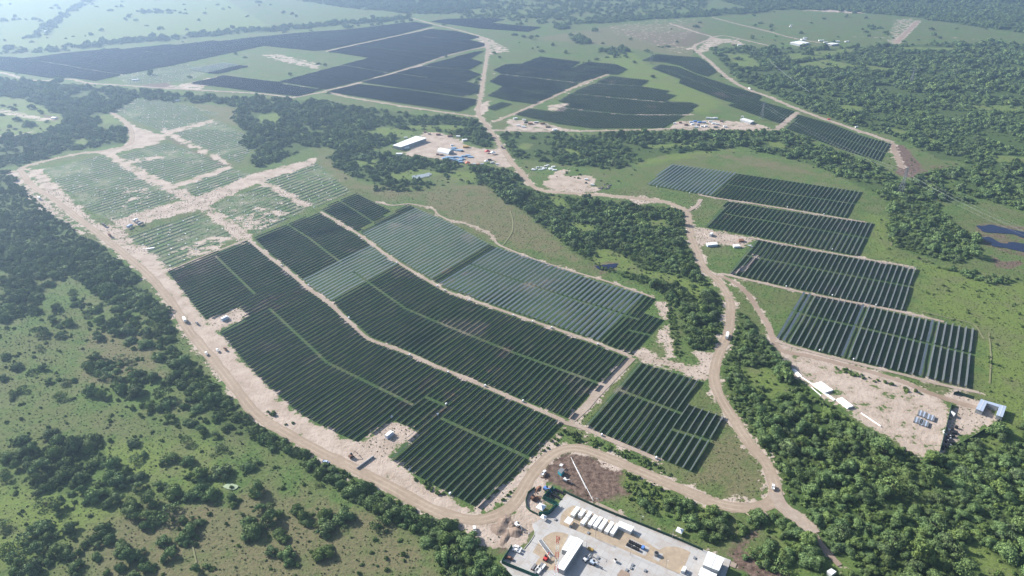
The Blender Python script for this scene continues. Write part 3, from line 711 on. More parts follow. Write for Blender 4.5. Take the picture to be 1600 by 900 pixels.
CLEAR = [  # openings in the woods
    [(-90, 150), (30, 152), (60, 163), (95, 178), (105, 190), (70, 207), (50, 212), (-90, 217)], [(150, 180), (172, 178), (190, 192), (160, 195)], [(105, 218), (135, 215), (140, 225), (115, 228)], [(65, 222), (80, 220), (80, 226)],
    [(555, 250), (590, 246), (590, 260), (560, 265)], [(700, 268), (745, 266), (745, 285), (700, 285)], [(600, 272), (660, 262), (700, 272), (650, 280), (610, 283)], [(560, 203), (605, 198), (650, 205), (640, 218), (600, 212)], [(620, 195), (720, 195), (735, 203), (690, 204), (640, 202)],
    [(400, 180), (440, 175), (440, 190), (405, 195)],
    [(925, 390), (950, 388), (985, 402), (1000, 420), (1060, 430), (1105, 448), (1095, 470), (1050, 445), (1000, 430), (950, 420), (925, 410)], [(850, 305), (880, 308), (895, 330), (870, 325)], [(890, 345), (930, 350), (930, 365), (900, 365)], [(1005, 345), (1040, 342), (1045, 355), (1010, 360)],
    [(870, 230), (920, 235), (900, 245), (870, 238)], [(820, 222), (835, 226), (825, 235), (800, 232)], [(1010, 225), (1100, 222), (1090, 230), (1010, 232)], [(1200, 215), (1230, 225), (1230, 235), (1200, 228)],
    [(1220, 85), (1320, 76), (1370, 72), (1300, 88), (1230, 95)], [(1240, 100), (1290, 92), (1330, 100), (1410, 107), (1400, 111), (1320, 107), (1260, 106)], [(1400, 73), (1500, 74), (1500, 79), (1420, 80)], [(1310, 163), (1350, 165), (1350, 176), (1315, 172)], [(1385, 198), (1420, 205), (1420, 214), (1390, 206)],
    [(1440, 212), (1470, 220), (1465, 226), (1440, 220)], [(1545, 103), (1600, 105), (1600, 112), (1560, 110)], [(1500, 163), (1600, 165), (1600, 176), (1530, 172)], [(1120, 82), (1175, 85), (1190, 105), (1155, 108), (1135, 92)], [(1540, 240), (1660, 250), (1660, 262), (1560, 255)],
    [(1155, 575), (1185, 568), (1215, 580), (1240, 610), (1205, 625), (1170, 605)], [(1285, 875), (1330, 868), (1345, 880), (1345, 892), (1290, 905)], [(1420, 785), (1450, 760), (1480, 740), (1485, 748), (1455, 775), (1430, 800)], [(1500, 850), (1530, 845), (1600, 900), (1600, 920), (1560, 920), (1510, 880)], [(1530, 690), (1600, 670), (1600, 690), (1540, 712)],
    [(1190, 815), (1215, 812), (1220, 840), (1195, 850)],
]
HAND = []   # trees of the wooded pasture, placed one by one (pixels)
for sx, sy, k, pts in (
    (0, 400, 4.0, [(245, 130), (385, 150), (305, 185), (450, 130), (130, 125), (640, 80), (585, 140), (520, 150), (180, 230), (60, 230), (450, 230), (500, 300), (230, 350), (350, 330), (100, 280), (60, 370), (600, 340), (650, 300), (760, 330), (800, 380), (470, 310), (240, 480), (280, 500), (380, 500), (330, 400), (430, 430), (620, 410), (700, 430), (800, 450), (620, 520), (720, 490), (250, 580), (30, 640), (105, 700), (20, 770), (270, 710), (200, 730), (310, 790), (410, 800), (150, 840), (80, 870), (560, 700), (640, 690), (700, 700), (600, 640), (740, 650), (810, 670), (620, 760), (860, 740), (950, 770), (1080, 770), (850, 800), (750, 850), (860, 870), (580, 860), (640, 880), (380, 885), (900, 360), (920, 430), (980, 400), (1000, 450), (910, 560), (1000, 570), (1080, 590), (1000, 640), (980, 480), (1150, 670), (1180, 760), (1250, 640), (1300, 660), (1340, 730), (1130, 820), (1250, 880), (1190, 850), (860, 250), (920, 290), (780, 260), (830, 290), (700, 250), (560, 720), (660, 720)]),
    (0, 675, 4.0, [(300, 30), (140, 60), (210, 120), (60, 165), (370, 130), (470, 60), (580, 60), (480, 100), (560, 100), (600, 195), (410, 200), (260, 230), (180, 220), (100, 220), (40, 290), (330, 320), (220, 310), (280, 360), (400, 290), (510, 300), (510, 370), (580, 420), (830, 80), (850, 180), (700, 220), (790, 250), (690, 290), (870, 290), (750, 320), (860, 350), (730, 430), (360, 490), (290, 460), (1165, 70), (1390, 110), (1340, 30), (1070, 170), (1180, 190), (1240, 280), (1380, 270), (1550, 230), (1230, 400), (1320, 410), (1450, 420), (1260, 370), (1090, 390), (830, 460), (940, 450), (830, 520), (920, 540), (1060, 520), (1150, 560), (980, 570), (910, 600), (1200, 620), (1150, 670), (1030, 690), (20, 590), (280, 600), (290, 670), (440, 610), (640, 620), (600, 670), (690, 680), (400, 740), (350, 760), (430, 780), (230, 750), (120, 790), (150, 690), (60, 750), (600, 790), (480, 850), (760, 740), (800, 790), (860, 780), (750, 860), (920, 860), (200, 880), (100, 880), (1550, 560), (1580, 640), (1060, 770), (1230, 870), (1000, 350)]),
    (0, 600, 2.963, [(1380, 590), (1410, 620), (1500, 620), (1250, 640), (1300, 700), (1510, 680), (1570, 640), (1260, 780), (1330, 800), (1490, 790), (1180, 510), (1170, 690)]),
    (400, 600, 4.0, [(250, 800), (290, 840), (430, 830), (550, 840), (90, 850), (10, 680), (15, 790), (770, 885), (40, 350), (90, 380), (200, 430), (260, 440), (310, 440), (40, 300), (180, 350), (340, 520), (400, 560), (460, 600), (520, 640), (600, 690), (660, 720), (720, 750), (780, 790), (830, 800), (880, 830), (940, 850), (1000, 870), (1080, 870), (1130, 880), (1200, 900), (1260, 950), (1330, 1000), (1240, 1040), (1180, 1100), (1300, 1090), (1400, 1080)]),
    (1120, 760, 6.43, [(430, 330), (560, 330), (640, 280), (700, 300), (660, 380), (800, 470), (900, 420), (870, 560), (950, 580), (480, 720), (560, 720), (620, 800), (340, 670), (380, 690), (960, 680), (1060, 600), (1150, 500), (1000, 350)]),
    (960, 745, 5.805, [(260, 260), (320, 300), (640, 250), (780, 260), (880, 330), (700, 430), (860, 460), (960, 430), (800, 540), (900, 580), (980, 510), (520, 250)]),
):
    for a, b in pts:
        HAND.append((sx + a / k, sy + b / k))

# ------------------------------------------------------------------ ground sheet
roads_g = [(n, smooth_line(PP(p)), w, m, l, vg) for n, p, w, m, l, vg in ROADS]


def build_ground():
    # rows of vertices spaced wider with distance
    ys = [-400.0, -100.0, 60.0, 160.0]
    y = 230.0
    while y < 9000:
        ys.append(y)
        y += max(1.6, 1.6 * (y / 500.0) ** 1.75)
    ys = np.array(ys)
    u = np.linspace(-1, 1, 620)
    Y = np.repeat(ys[:, None], len(u), 1)
    X = u[None, :] * (0.86 * np.maximum(ys, 0) + 330)[:, None]
    X[:4] = u[None, :] * 1500
    shp = X.shape
    X, Y = X.ravel(), Y.ravel()
    n = len(X)
    att = {k: np.full(n, -30.0) for k in ('sand', 'soil', 'dry', 'bright', 'wood', 'posts', 'array')}

    def paint(name, poly, depth=12.0, reach=30.0):
        g = np.array(poly)
        lo, hi = g.min(0) - reach, g.max(0) + reach
        s = np.where((X > lo[0]) & (X < hi[0]) & (Y > lo[1]) & (Y < hi[1]))[0]
        if not len(s):
            return
        d = seg_dist(g, X[s], Y[s], True)
        sg = np.where(inside(g, X[s], Y[s]), np.minimum(d, depth), -d)
        if depth < 0:
            sg = np.where(sg > depth, depth, sg)
        att[name][s] = np.maximum(att[name][s], sg)

    def paint_line(name, pts, half, depth=10.0, reach=25.0):
        for i in range(0, len(pts) - 1, 12):
            g = pts[i:i + 13]
            lo, hi = g.min(0) - reach - half, g.max(0) + reach + half
            s = np.where((X > lo[0]) & (X < hi[0]) & (Y > lo[1]) & (Y < hi[1]))[0]
            if len(s):
                d = half - seg_dist(g, X[s], Y[s], False)
                att[name][s] = np.maximum(att[name][s], np.minimum(d, depth))
    for pl, dep in SAND:
        paint('sand', PP(pl), dep)
    for _, g, w, m_, _, vg in roads_g:
        paint_line('sand', g, w / 2 + vg - 1.5, 9)
    for pl, dep in SOIL + ARR_EARTH:
        paint('soil', PP(pl), dep)
    for pl in DRY:
        paint('dry', PP(pl), 30, 40)
    for pl in BRIGHT:
        paint('bright', PP(pl), 30, 40)
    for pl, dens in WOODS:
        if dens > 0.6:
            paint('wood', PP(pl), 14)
    for pl in CLEAR:
        g = PP(pl)
        s = np.where(inside(g, X, Y))[0]
        d = seg_dist(g, X[s], Y[s], True)
        att['wood'][s] = np.minimum(att['wood'][s], -d)
        att['bright'][s] = np.maximum(att['bright'][s], np.minimum(d, 8))
    for pl in POSTS:
        paint('posts', PP(pl), 12)
        paint('sand', PP(pl), -5.3)
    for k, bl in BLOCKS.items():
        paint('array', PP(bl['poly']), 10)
        if k.startswith(('huge', 'centre')):
            for q in bl['gaps']:
                gl = np.array(PP(q))
                paint_line('sand', smooth_line(gl, 12), 2.5, 9)
    nx = shp[1]
    i = np.arange(shp[0] - 1)[:, None] * nx + np.arange(nx - 1)[None, :]
    i = i.ravel()
    faces = np.stack([i, i + 1, i + nx + 1, i + nx], 1)
    me = bpy.data.meshes.new('ground')
    me.vertices.add(n)
    me.vertices.foreach_set('co', np.stack([X, Y, np.zeros(n)], 1).ravel().astype(np.float32))
    nf = len(faces)
    me.loops.add(nf * 4)
    me.loops.foreach_set('vertex_index', faces.ravel().astype(np.int32))
    me.polygons.add(nf)
    me.polygons.foreach_set('loop_start', np.arange(0, nf * 4, 4, dtype=np.int32))
    me.polygons.foreach_set('loop_total', np.full(nf, 4, np.int32))
    for k, a in att.items():
        at = me.attributes.new(k, 'FLOAT', 'POINT')
        at.data.foreach_set('value', a.astype(np.float32))
    me.update(calc_edges=True)
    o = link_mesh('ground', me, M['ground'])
    tag(o, 'flat green and sandy plain under the whole solar farm', 'ground', kind='structure')


build_ground()

_zs = [0.05]


def next_z():
    _zs[0] += 0.011
    return _zs[0]


def ribbon(name, pts, width, mat, label):
    pts = np.asarray(pts)
    t = np.gradient(pts, axis=0)
    t /= np.linalg.norm(t, axis=1)[:, None] + 1e-9
    nrm = np.stack([-t[:, 1], t[:, 0]], 1)
    z = next_z()
    vs, fs, uvs = [], [], []
    acr = (-1, -0.4, 0.4, 1)
    for i, p in enumerate(pts):
        for k in acr:
            w = width / 2
            if abs(k) == 1:
                w *= 1 + 0.22 * mnoise.noise((p[0] * 0.06, p[1] * 0.06, k * 9 + width)) + 0.12 * mnoise.noise((p[0] * 0.3, p[1] * 0.3, k * 5))
            q = p + nrm[i] * w * k
            vs.append((q[0], q[1], z))
            uvs.append((k, i * 0.1))
    for i in range(len(pts) - 1):
        for j in range(3):
            a = i * 4 + j
            fs.append((a, a + 4, a + 5, a + 1))
    me = bpy.data.meshes.new(name)
    me.from_pydata(vs, [], fs)
    uvl = me.uv_layers.new(name='UVMap')
    for lp in me.loops:
        uvl.data[lp.index].uv = uvs[lp.vertex_index]
    o = link_mesh(name, me, mat)
    tag(o, label, 'road' if name == 'dirt_road' else 'path', kind='structure')
    return o


for n_, g_, w_, m_, l_, vg_ in roads_g:
    ribbon(n_, g_, w_, M[m_], l_)


def sheet(name, pxs, mat, label, cat, smooth=False, z=None):
    g = PP(pxs)
    if smooth:
        g = [(q[0] + 4.5 * mnoise.noise((q[0] * 0.06, q[1] * 0.06, 1)) + 2 * mnoise.noise((q[0] * 0.2, q[1] * 0.2, 2)), q[1] + 4.5 * mnoise.noise((q[0] * 0.06, q[1] * 0.06, 5)) + 2 * mnoise.noise((q[0] * 0.2, q[1] * 0.2, 6))) for q in smooth_line(g + [g[0]], 3.0)[:-1]]
    z = next_z() if z is None else z
    me = bpy.data.meshes.new(name)
    a = sum(g[i][0] * g[(i + 1) % len(g)][1] - g[(i + 1) % len(g)][0] * g[i][1] for i in range(len(g)))
    if a < 0:
        g = g[::-1]
    me.from_pydata([(x, y, z) for x, y in g], [], [tuple(range(len(g)))])
    o = link_mesh(name, me, mat)
    tag(o, label, cat, kind='structure')
    return o


TRAILS = [([(1391, 318), (1390, 345), (1393, 370), (1392, 384)], 1.4, 'faint pale wheel track down the meadow beside the dark tree clump'), ([(1396, 320), (1394, 345), (1397, 372)], 1.2, 'second faint wheel track beside the dark tree clump'),
          ([(300, 848), (303, 862), (307, 880)], 0.9, 'faint trodden line in the lower pasture'), ([(1545, 520), (1548, 560), (1546, 600)], 1.3, 'faint mown track along the right end of the lowest right array'), ([(1440, 487), (1480, 497), (1520, 507), (1537, 530)], 1.4, 'faint wheel track round the corner of the lowest right array'),
          ([(797, 330), (801, 345), (800, 362), (790, 378), (784, 384)], 1.6, 'faint pale trail crossing the brown meadow'), ([(1288, 107), (1262, 100), (1300, 106)], 2.0, 'faint trail in the forest glade')]
for p_, w_, l_ in TRAILS:
    o_ = ribbon('grass_track', smooth_line(PP(p_)), w_, M['drygrass'], l_)

# water
sheet('pond_water', [(1527, 354), (1548, 352), (1575, 357), (1610, 364), (1640, 372), (1600, 372), (1580, 366), (1555, 363), (1535, 361)], M['pond'], 'dark blue pond arm at the right edge, upper strip', 'pond', True)
sheet('pond_water', [(1531, 370), (1550, 372), (1563, 380), (1590, 380), (1640, 392), (1640, 402), (1590, 392), (1565, 388), (1545, 382)], M['pond'], 'dark blue pond arm at the right edge, lower strip', 'pond', True)
sheet('pond_water', [(931, 416), (945, 413), (965, 412), (958, 419), (940, 423)], M['pond'], 'small dark pond in the clearing of the middle woods', 'pond', True)
sheet('pond_water', [(350, 760), (356, 755), (366, 754), (372, 757), (370, 763), (360, 767), (353, 764)], M['algae'], 'small pale green pond in the pasture beside a dark tree clump', 'pond', True)
sheet('pond_water', [(1204, 91), (1214, 90), (1216, 95), (1206, 96)], M['pond'], 'tiny pond at the edge of the far right forest', 'pond', True)
sheet('pond_water', [(645, 274), (662, 272), (672, 270), (670, 275), (655, 279), (642, 280)], plain('shallow_water', (0.24, 0.27, 0.28), 0.3), 'shallow grey pool in the glade below the sheds', 'pond', True)

# ------------------------------------------------------------------ solar trackers
PITCHV = 5.65
CH = 2.18               # width of a tracker table
RZ_ROW = math.atan2(DU[1], DU[0])


def wob_z(x, y):
    return 0.75 * mnoise.noise((x * 0.018, y * 0.018, 3.1)) + 0.32 * mnoise.noise((x * 0.06, y * 0.06, 7.7))


def crossings(v, line_uv):
    out = []
    for (u0, v0), (u1, v1) in zip(line_uv[:-1], line_uv[1:]):
        if (v0 - v) * (v1 - v) <= 0 and v0 != v1:
            out.append(u0 + (u1 - u0) * (v - v0) / (v1 - v0))
    return out


def tracker_rows():
    rows = []
    for name, bl in BLOCKS.items():
        g = [uv_of(p) for p in PP(bl['poly'])]
        gl = [[uv_of(p) for p in PP(q)] for q in bl['gaps']]
        vs = [q[1] for q in g]
        k = math.ceil((min(vs) + 1.2) / PITCHV)
        first = k
        while k * PITCHV < max(vs) - 1.0:
            v = k * PITCHV
            cr = sorted(crossings(v, g + [g[0]]))
            for a, b in zip(cr[::2], cr[1::2]):
                cuts = sorted(c for q in gl for c in crossings(v, q) if a + 4 < c < b - 4)
                hw = 3.6 if name.startswith(('huge', 'centre')) else 1.5
                e = [a + 0.4] + [x for c in cuts for x in (c - hw, c + hw)] + [b - 0.4]
                for u0, u1 in zip(e[::2], e[1::2]):
                    while u1 - u0 > 130:
                        rows.append((name, k - first, v, u0, u0 + 98))
                        u0 += 101
                    if u1 - u0 > 5:
                        rows.append((name, k - first, v, u0, u1))
            k += 1
    return rows


def vpx(*p):
    return uv_of(P(*p))[1]


V_M0, V_M1 = vpx(474, 437), vpx(515, 473)
V_E1 = vpx(683, 440)
V_E0 = vpx(637, 322)
V_E2 = vpx(935, 534)
V_R1 = vpx(1152, 272)
V_R4 = [vpx(1214, 527), vpx(1222, 531), vpx(1314, 556), vpx(1439, 588)]
T_STD = math.radians(57)


def tilt_of(name, i, v):
    """tilt of the table and the index of its glass material"""
    if name == 'middle' and V_M0 - 1 < v < V_M1 - 1:
        return math.radians(4), 1
    if name == 'east':
        if v < V_E0 + PITCHV * 2.4:
            return T_STD, 0
        if v < V_E1 - PITCHV * 1.2:
            return math.radians(4), 1
        if v < V_E1 + PITCHV * 1.2:
            return T_STD, 0
        if v < V_E2 - 1:
            return math.radians(2), 2
    if name == 'right_first' and v < V_R1:
        return math.radians(3), 2
    if name == 'right_fourth' and min(abs(v - q) for q in V_R4) < PITCHV * 0.5:
        return math.radians(-6), 2
    if name == 'huge_pale':
        return math.radians(4), 1
    return T_STD, 0


def table_geometry(mb, L, tilt, cx, cy, local=True, v=0, umid=0):
    n = max(1, round(L / 7.2))
    c, s = math.cos(tilt) * CH / 2, math.sin(tilt) * CH / 2
    nx, nz = math.sin(tilt) * 0.06, math.cos(tilt) * 0.06
    for k in range(n):
        xa, xb = -L / 2 + L * k / n + 0.07, -L / 2 + L * (k + 1) / n - 0.07
        vs = []
        for x in (xa, xb):
            w = xy_of(umid + x, v)
            z = 1.65 + wob_z(w[0], w[1])
            for y, zz in ((c, z - s), (-c, z + s)):
                for q in (1, -1):
                    a, b_, h = x, y + nx * q, zz + nz * q
                    if local:
                        vs.append((a, b_, h))
                    else:
                        w2 = xy_of(umid + a, v - b_)
                        vs.append((w2[0], w2[1], h))
        # 0 low top,1 low bottom,2 high top,3 high bottom ; 4.. second end
        fs = [(0, 4, 6, 2), (1, 3, 7, 5), (0, 1, 5, 4), (2, 6, 7, 3), (0, 2, 3, 1), (4, 5, 7, 6)]
        if local:
            fs = [f[::-1] for f in fs]
        else:
            fs = [f[::-1] for f in fs]
        mb.add(vs, fs)
    return mb


def edge_mat(o):
    o.data.materials.append(M['alu'])
    o.data.materials.append(M['backsheet'])
    n = len(o.data.polygons)
    a = np.zeros(n, np.int32)
    for q in (2, 3, 4, 5):
        a[q::6] = 1
    a[1::6] = 2
    o.data.polygons.foreach_set('material_index', a)
    return o


def frame_geometry(mb, L, v, umid):
    n = max(1, round(L / 7.2))
    prev = None
    for k in range(n + 1):
        x = -L / 2 + L * k / n
        w = xy_of(umid + x, v)
        z = 1.55 + wob_z(w[0], w[1])
        if prev:
            mb.bar(prev, (x, 0, z), 0.08, 4)
        prev = (x, 0, z)
        mb.bar((min(max(x, -L / 2 + 0.3), L / 2 - 0.3), 0, -0.3), (min(max(x, -L / 2 + 0.3), L / 2 - 0.3), 0, z), 0.06, 4)
    return mb


M['panel_grey_green'] = panel_material()  # separate tints and roughness for the glass of flat-lying rows
M['panel_grey_green'].name = 'grey_green_solar_glass'
M['panel_pale'] = panel_material()
M['panel_pale'].name = 'pale_solar_glass'
for key, ca, cb, ro in (('panel_grey_green', (0.062, 0.082, 0.078), (0.092, 0.112, 0.104), 0.35), ('panel_pale', (0.055, 0.072, 0.082), (0.080, 0.098, 0.108), 0.3)):
    nt_ = M[key].node_tree
    mixes = [n for n in nt_.nodes if n.type == 'MIX']
    mixes[0].inputs[6].default_value = ca + (1,)
    mixes[0].inputs[7].default_value = cb + (1,)
    mixes[1].inputs[7].default_value = tuple(x * 1.3 for x in cb) + (1,)
    nt_.nodes['Principled BSDF'].inputs['Roughness'].default_value = ro
PANEL_MATS = [M['panel'], M['panel_grey_green'], M['panel_pale']]

ROWS = tracker_rows()


def row_size(r):
    w = xy_of((r[3] + r[4]) / 2, r[2])
    d = math.sqrt(w[0] ** 2 + w[1] ** 2 + CAM_H ** 2)
    return (r[4] - r[3]) / d / d ** 0.6


ROWS.sort(key=row_size, reverse=True)
LAB = {1: 'pale grey-green flat-lying tracker row', 2: 'blue-grey flat-lying tracker row'}


def row_label(name, kind, v):
    if kind == 0:
        return BLOCKS[name]['label']
    if name == 'middle':
        return 'pale grey-green flat-lying tracker row in the bright patch of the middle array'
    if name == 'east':
        return ('pale grey-green flat-lying tracker row in the upper half of the east array' if kind == 1 else
                'blue-grey flat-lying tracker row in the lower half of the east array')
    if name == 'right_first':
        return 'blue-grey flat-lying tracker row at the left end of the topmost right-hand array'
    if name == 'right_fourth':
        i = min(range(4), key=lambda q: abs(v - V_R4[q]))
        return ['blue flat-lying tracker row forming the left edge of the lowest right array', 'blue flat-lying tracker row just inside the left edge of the lowest right array',
                'lone blue flat-lying tracker row a third of the way across the lowest right array', 'lone blue flat-lying tracker row near the right end of the lowest right array'][i]
    return LAB[kind] + ' in the ' + name.replace('_', ' ') + ' array'


rest = [MB(), MB(), MB()]
for i, r in enumerate(ROWS):
    name, idx, v, u0, u1 = r
    L, um = u1 - u0, (u0 + u1) / 2
    tl, kind = tilt_of(name, idx, v)
    tl += math.radians(random.uniform(-1.2, 1.2))
    if i < 300 and BLOCKS[name]['label']:
        w = xy_of(um, v)
        e = empty('solar_tracker', (w[0], w[1], 0), RZ_ROW)
        lab = row_label(name, kind, v)
        tag(e, lab, 'solar panels', 'rows: ' + lab)
        table_geometry(MB_ := MB(), L, tl, 0, 0, True, v, um)
        edge_mat(MB_.build('panel_table', PANEL_MATS[kind], e))
        frame_geometry(MF_ := MB(), L, v, um)
        MF_.build('support_frame', M['steel'], e)
    else:
        table_geometry(rest[kind], L, tl, 0, 0, False, v, um)
for mb_, mt_, lb_ in zip(rest, PANEL_MATS, ('dark blue tracker rows filling the farther solar arrays', 'pale grey-green flat tracker rows farther up the east and middle arrays', 'blue-grey flat tracker rows farther up the arrays')):
    if mb_.v:
        o = edge_mat(mb_.build('solar_tracker_rows', mt_))
        tag(o, lb_, 'solar panels', kind='stuff')
print('tracker rows', len(ROWS))

# ------------------------------------------------------------------ trees
def crown_mesh(seed, nq, size, name, flat=0.55, lobes=9, core=True):
    r = np.random.default_rng(seed)
    lob = []
    for i in range(lobes):
        a = 2 * math.pi * (i / lobes + r.uniform(-0.06, 0.06))
        d = r.uniform(0.30, 0.80) if i else 0.0
        lr = r.uniform(0.20, 0.46) if i else 0.50
        lob.append((d * math.cos(a * 1.618 * 2), d * math.sin(a * 1.618 * 2), flat * (0.95 + r.uniform(-0.25, 0.4) * (1 if i else 0.6)) - 0.42 * d, lr))
    lob = np.array(lob)
    vs, fs = [], []
    cnt = 0
    for _ in range(nq * 4):
        if cnt >= nq:
            break
        i = r.integers(len(lob))
        d = r.normal(size=3)
        d /= np.linalg.norm(d)
        if d[2] < -0.55:
            continue
        rad = lob[i, 3] * r.uniform(0.80, 1.18)
        p = lob[i, :3] + d * rad * np.array([1, 1, 0.8])
        q = np.linalg.norm((p - lob[:, :3]) / np.array([1, 1, 0.8]), axis=1) / lob[:, 3]
        q[i] = 9
        if q.min() < 0.78 or p[2] < 0.10:
            continue
        n = d + r.normal(size=3) * 0.38
        n /= np.linalg.norm(n)
        t = np.cross(n, r.normal(size=3))
        t /= np.linalg.norm(t)
        w = np.cross(n, t)
        s = size * r.uniform(0.6, 1.35)
        k = len(vs)
        b = n * s * 0.25
        vs += [p - t * s - b, p + w * s * 0.6 , p + t * s - b, p - w * s * 0.6]
        fs += [(k, k + 3, k + 2, k + 1)]
        cnt += 1
    if core:
        import bmesh
        bm = bmesh.new()
        bmesh.ops.create_icosphere(bm, subdivisions=1, radius=1.0)
        cv = np.array([v.co[:] for v in bm.verts])
        cf = [[v.index for v in f.verts] for f in bm.faces]
        bm.free()
        for x, y, z, lr in lob:
            k = len(vs)
            jit = 0.80 * (1 + 0.10 * r.normal(size=len(cv)))
            pts = cv * (lr * jit)[:, None] * np.array([1, 1, 0.8]) + np.array([x, y, z])
            vs += list(pts)
            fs += [tuple(i + k for i in f) for f in cf]
    me = bpy.data.meshes.new(name)
    me.from_pydata([tuple(map(float, p)) for p in vs], [], fs)
    return me


def trunk_mesh(seed, name='trunk'):
    r = random.Random(seed)
    mb = MB()
    n = 7

    def limb(a, b, ra, rb):
        a, b = Vector(a), Vector(b)
        d = (b - a).normalized()
        t = d.orthogonal().normalized()
        w = d.cross(t)
        vs = [p + (t * math.cos(2 * math.pi * i / n) + w * math.sin(2 * math.pi * i / n)) * rr for p, rr in ((a, ra), (b, rb)) for i in range(n)]
        mb.add(vs, [(i, (i + 1) % n, (i + 1) % n + n, i + n) for i in range(n)])
    limb((0, 0, -0.02), (0.02, 0.01, 0.28), 0.055, 0.04)
    for k in range(4):
        a = k * 1.57 + r.uniform(-0.4, 0.4)
        limb((0.02, 0.01, 0.25), (0.42 * math.cos(a), 0.42 * math.sin(a), 0.52 + r.uniform(-0.05, 0.1)), 0.032, 0.012)
    me = bpy.data.meshes.new(name)
    me.from_pydata(mb.v, [], mb.f)
    me.materials.append(M['bark'])
    return me


NEAR_CROWNS = [crown_mesh(11 + i, 1500, 0.080, 'crown', 0.50 + 0.05 * (i % 4), 7 + (i * 3) % 8) for i in range(12)]
NEAR_CROWNS += [crown_mesh(131 + i, 1100, 0.075, 'crown', 0.85, 5) for i in range(3)] + [crown_mesh(151 + i, 520, 0.085, 'crown', 0.65, 6, False) for i in range(3)]
FAR_CROWNS = [crown_mesh(41 + i, 420, 0.13, 'wood_crown', 0.55 + 0.06 * (i % 3), 7 + i % 4) for i in range(6)]
SHRUBS = [crown_mesh(71 + i, 130, 0.24, 'shrub_crown', 0.42, 5) for i in range(4)]
TRUNKS = [trunk_mesh(5 + i) for i in range(3)]
for me in NEAR_CROWNS + FAR_CROWNS:
    me.materials.append(M['leaf'])
for me in SHRUBS:
    me.materials.append(M['leaf_b'])

woods_g = [(np.array(PP(p)), d) for p, d in WOODS]
clear_g = [np.array(PP(p)) for p in CLEAR]
block_g = [np.array(PP(b['poly'])) for b in BLOCKS.values()]
YARD = [(880, 764), (960, 799), (1084, 850), (1106, 857), (1150, 876), (1130, 940), (830, 940), (772, 880), (770, 850), (800, 835), (740, 842), (740, 815), (800, 800), (832, 745), (860, 715), (910, 706), (950, 722), (972, 738), (965, 760), (980, 785)]
avoid_g = block_g + [np.array(PP(p)) for p in (YARD, SAND[18][0], SAND[19][0], SAND[20][0], SAND[0][0], SAND[21][0])]


def scatter(y0, y1, sp, dens_scale=1.0, gate=None):
    ny = int((y1 - y0) / sp)
    out = []
    for j in range(ny):
        y = y0 + (j + 0.5) * sp
        hw = 0.80 * y + 120
        nx = int(2 * hw / sp)
        x = -hw + (np.arange(nx) + 0.5 + (j % 2) * 0.5) * sp
        out.append(np.stack([x, np.full(nx, y)], 1))
    p = np.concatenate(out)
    p += rng.uniform(-0.42, 0.42, p.shape) * sp
    X, Y = p[:, 0], p[:, 1]
    dens = np.zeros(len(p))
    for g, d in woods_g:
        dens = np.where(inside(g, X, Y), np.maximum(dens, d), dens)
    for g in clear_g:
        dens = np.where(inside(g, X, Y), np.minimum(dens, 0.06), dens)
    return p, dens


def drop(p, r, pad=1.5):
    """mask of points that stand on roads, arrays or yards"""
    X, Y = p[:, 0], p[:, 1]
    bad = np.zeros(len(p), bool)
    for g in avoid_g:
        lo, hi = g.min(0) - 8, g.max(0) + 8
        s = np.where((X > lo[0]) & (X < hi[0]) & (Y > lo[1]) & (Y < hi[1]))[0]
        if len(s):
            ins = inside(g, X[s], Y[s])
            dd = seg_dist(g, X[s], Y[s], True)
            bad[s] |= ins | (dd < r[s] * 0.55)
    for _, g, w, m_, _, vg in roads_g:
        lo, hi = g.min(0) - 20, g.max(0) + 20
        s = np.where((X > lo[0]) & (X < hi[0]) & (Y > lo[1]) & (Y < hi[1]))[0]
        if len(s):
            bad[s] |= seg_dist(g[::2], X[s], Y[s], False) < w / 2 + 0.5 + r[s] * 0.7
    return bad


trees = []      # x, y, radius, height factor
bands = ((262, 900, 7.2), (900, 1500, 8.8), (1500, 2400, 12.0), (2400, 3400, 17.0), (3400, 5200, 26.0))
for y0, y1, sp in bands:
    p, dens = scatter(y0, y1, sp)
    # loose trees outside the woods far away
    clump = np.array([mnoise.noise((a * 0.012, b * 0.012, 5.0)) for a, b in p]) if len(p) < 90000 else np.zeros(len(p))
    d = dens * np.clip(1.0 + 1.1 * clump * (dens < 0.85), 0, 1.5) * np.where(clump < -0.30, 0.25, 1.0)
    d = np.where(dens == 0, np.where(p[:, 1] > 1500, 0.012, 0.0), d)
    keep = rng.random(len(p)) < d
    p, dn = p[keep], dens[keep]
    r = sp * np.clip(0.52 * np.exp(rng.normal(0, 0.36, len(p))), 0.26, 1.15)
    if y0 > 1500:
        r = np.minimum(r, sp * 0.6)
    b = drop(p, r)
    p, r = p[~b], r[~b]
    trees.append(np.column_stack([p, r, rng.uniform(0.65, 1.45, len(p)), np.zeros(len(p))]))
hand = np.array([P(a, b) for a, b in HAND])
hr = rng.uniform(3.6, 6.8, len(hand))
hb = drop(hand, hr * 0.7)
hand, hr = hand[~hb], hr[~hb]
# two smaller companions beside many pasture trees make uneven clumps
trees.append(np.column_stack([hand, hr, rng.uniform(0.85, 1.2, len(hand)), np.ones(len(hand))]))
comp = hand + np.stack([rng.uniform(2.5, 6.5, len(hand)) * s for s in (1, 1)], 1) * rng.choice([-1, 1], (len(hand), 2))
cm = rng.random(len(hand)) < 0.7
trees.append(np.column_stack([comp[cm], hr[cm] * rng.uniform(0.45, 0.75, cm.sum()), rng.uniform(0.8, 1.1, cm.sum()), np.full(cm.sum(), 2)]))
T = np.concatenate(trees)
print('trees', len(T))


def px_of(x, y, z=0.0):
    dz = z - CAM_H
    dep = y * CP - dz * SP
    up = y * SP + dz * CP
    return 800 + FPX * x / dep, 450 - FPX * up / dep, dep


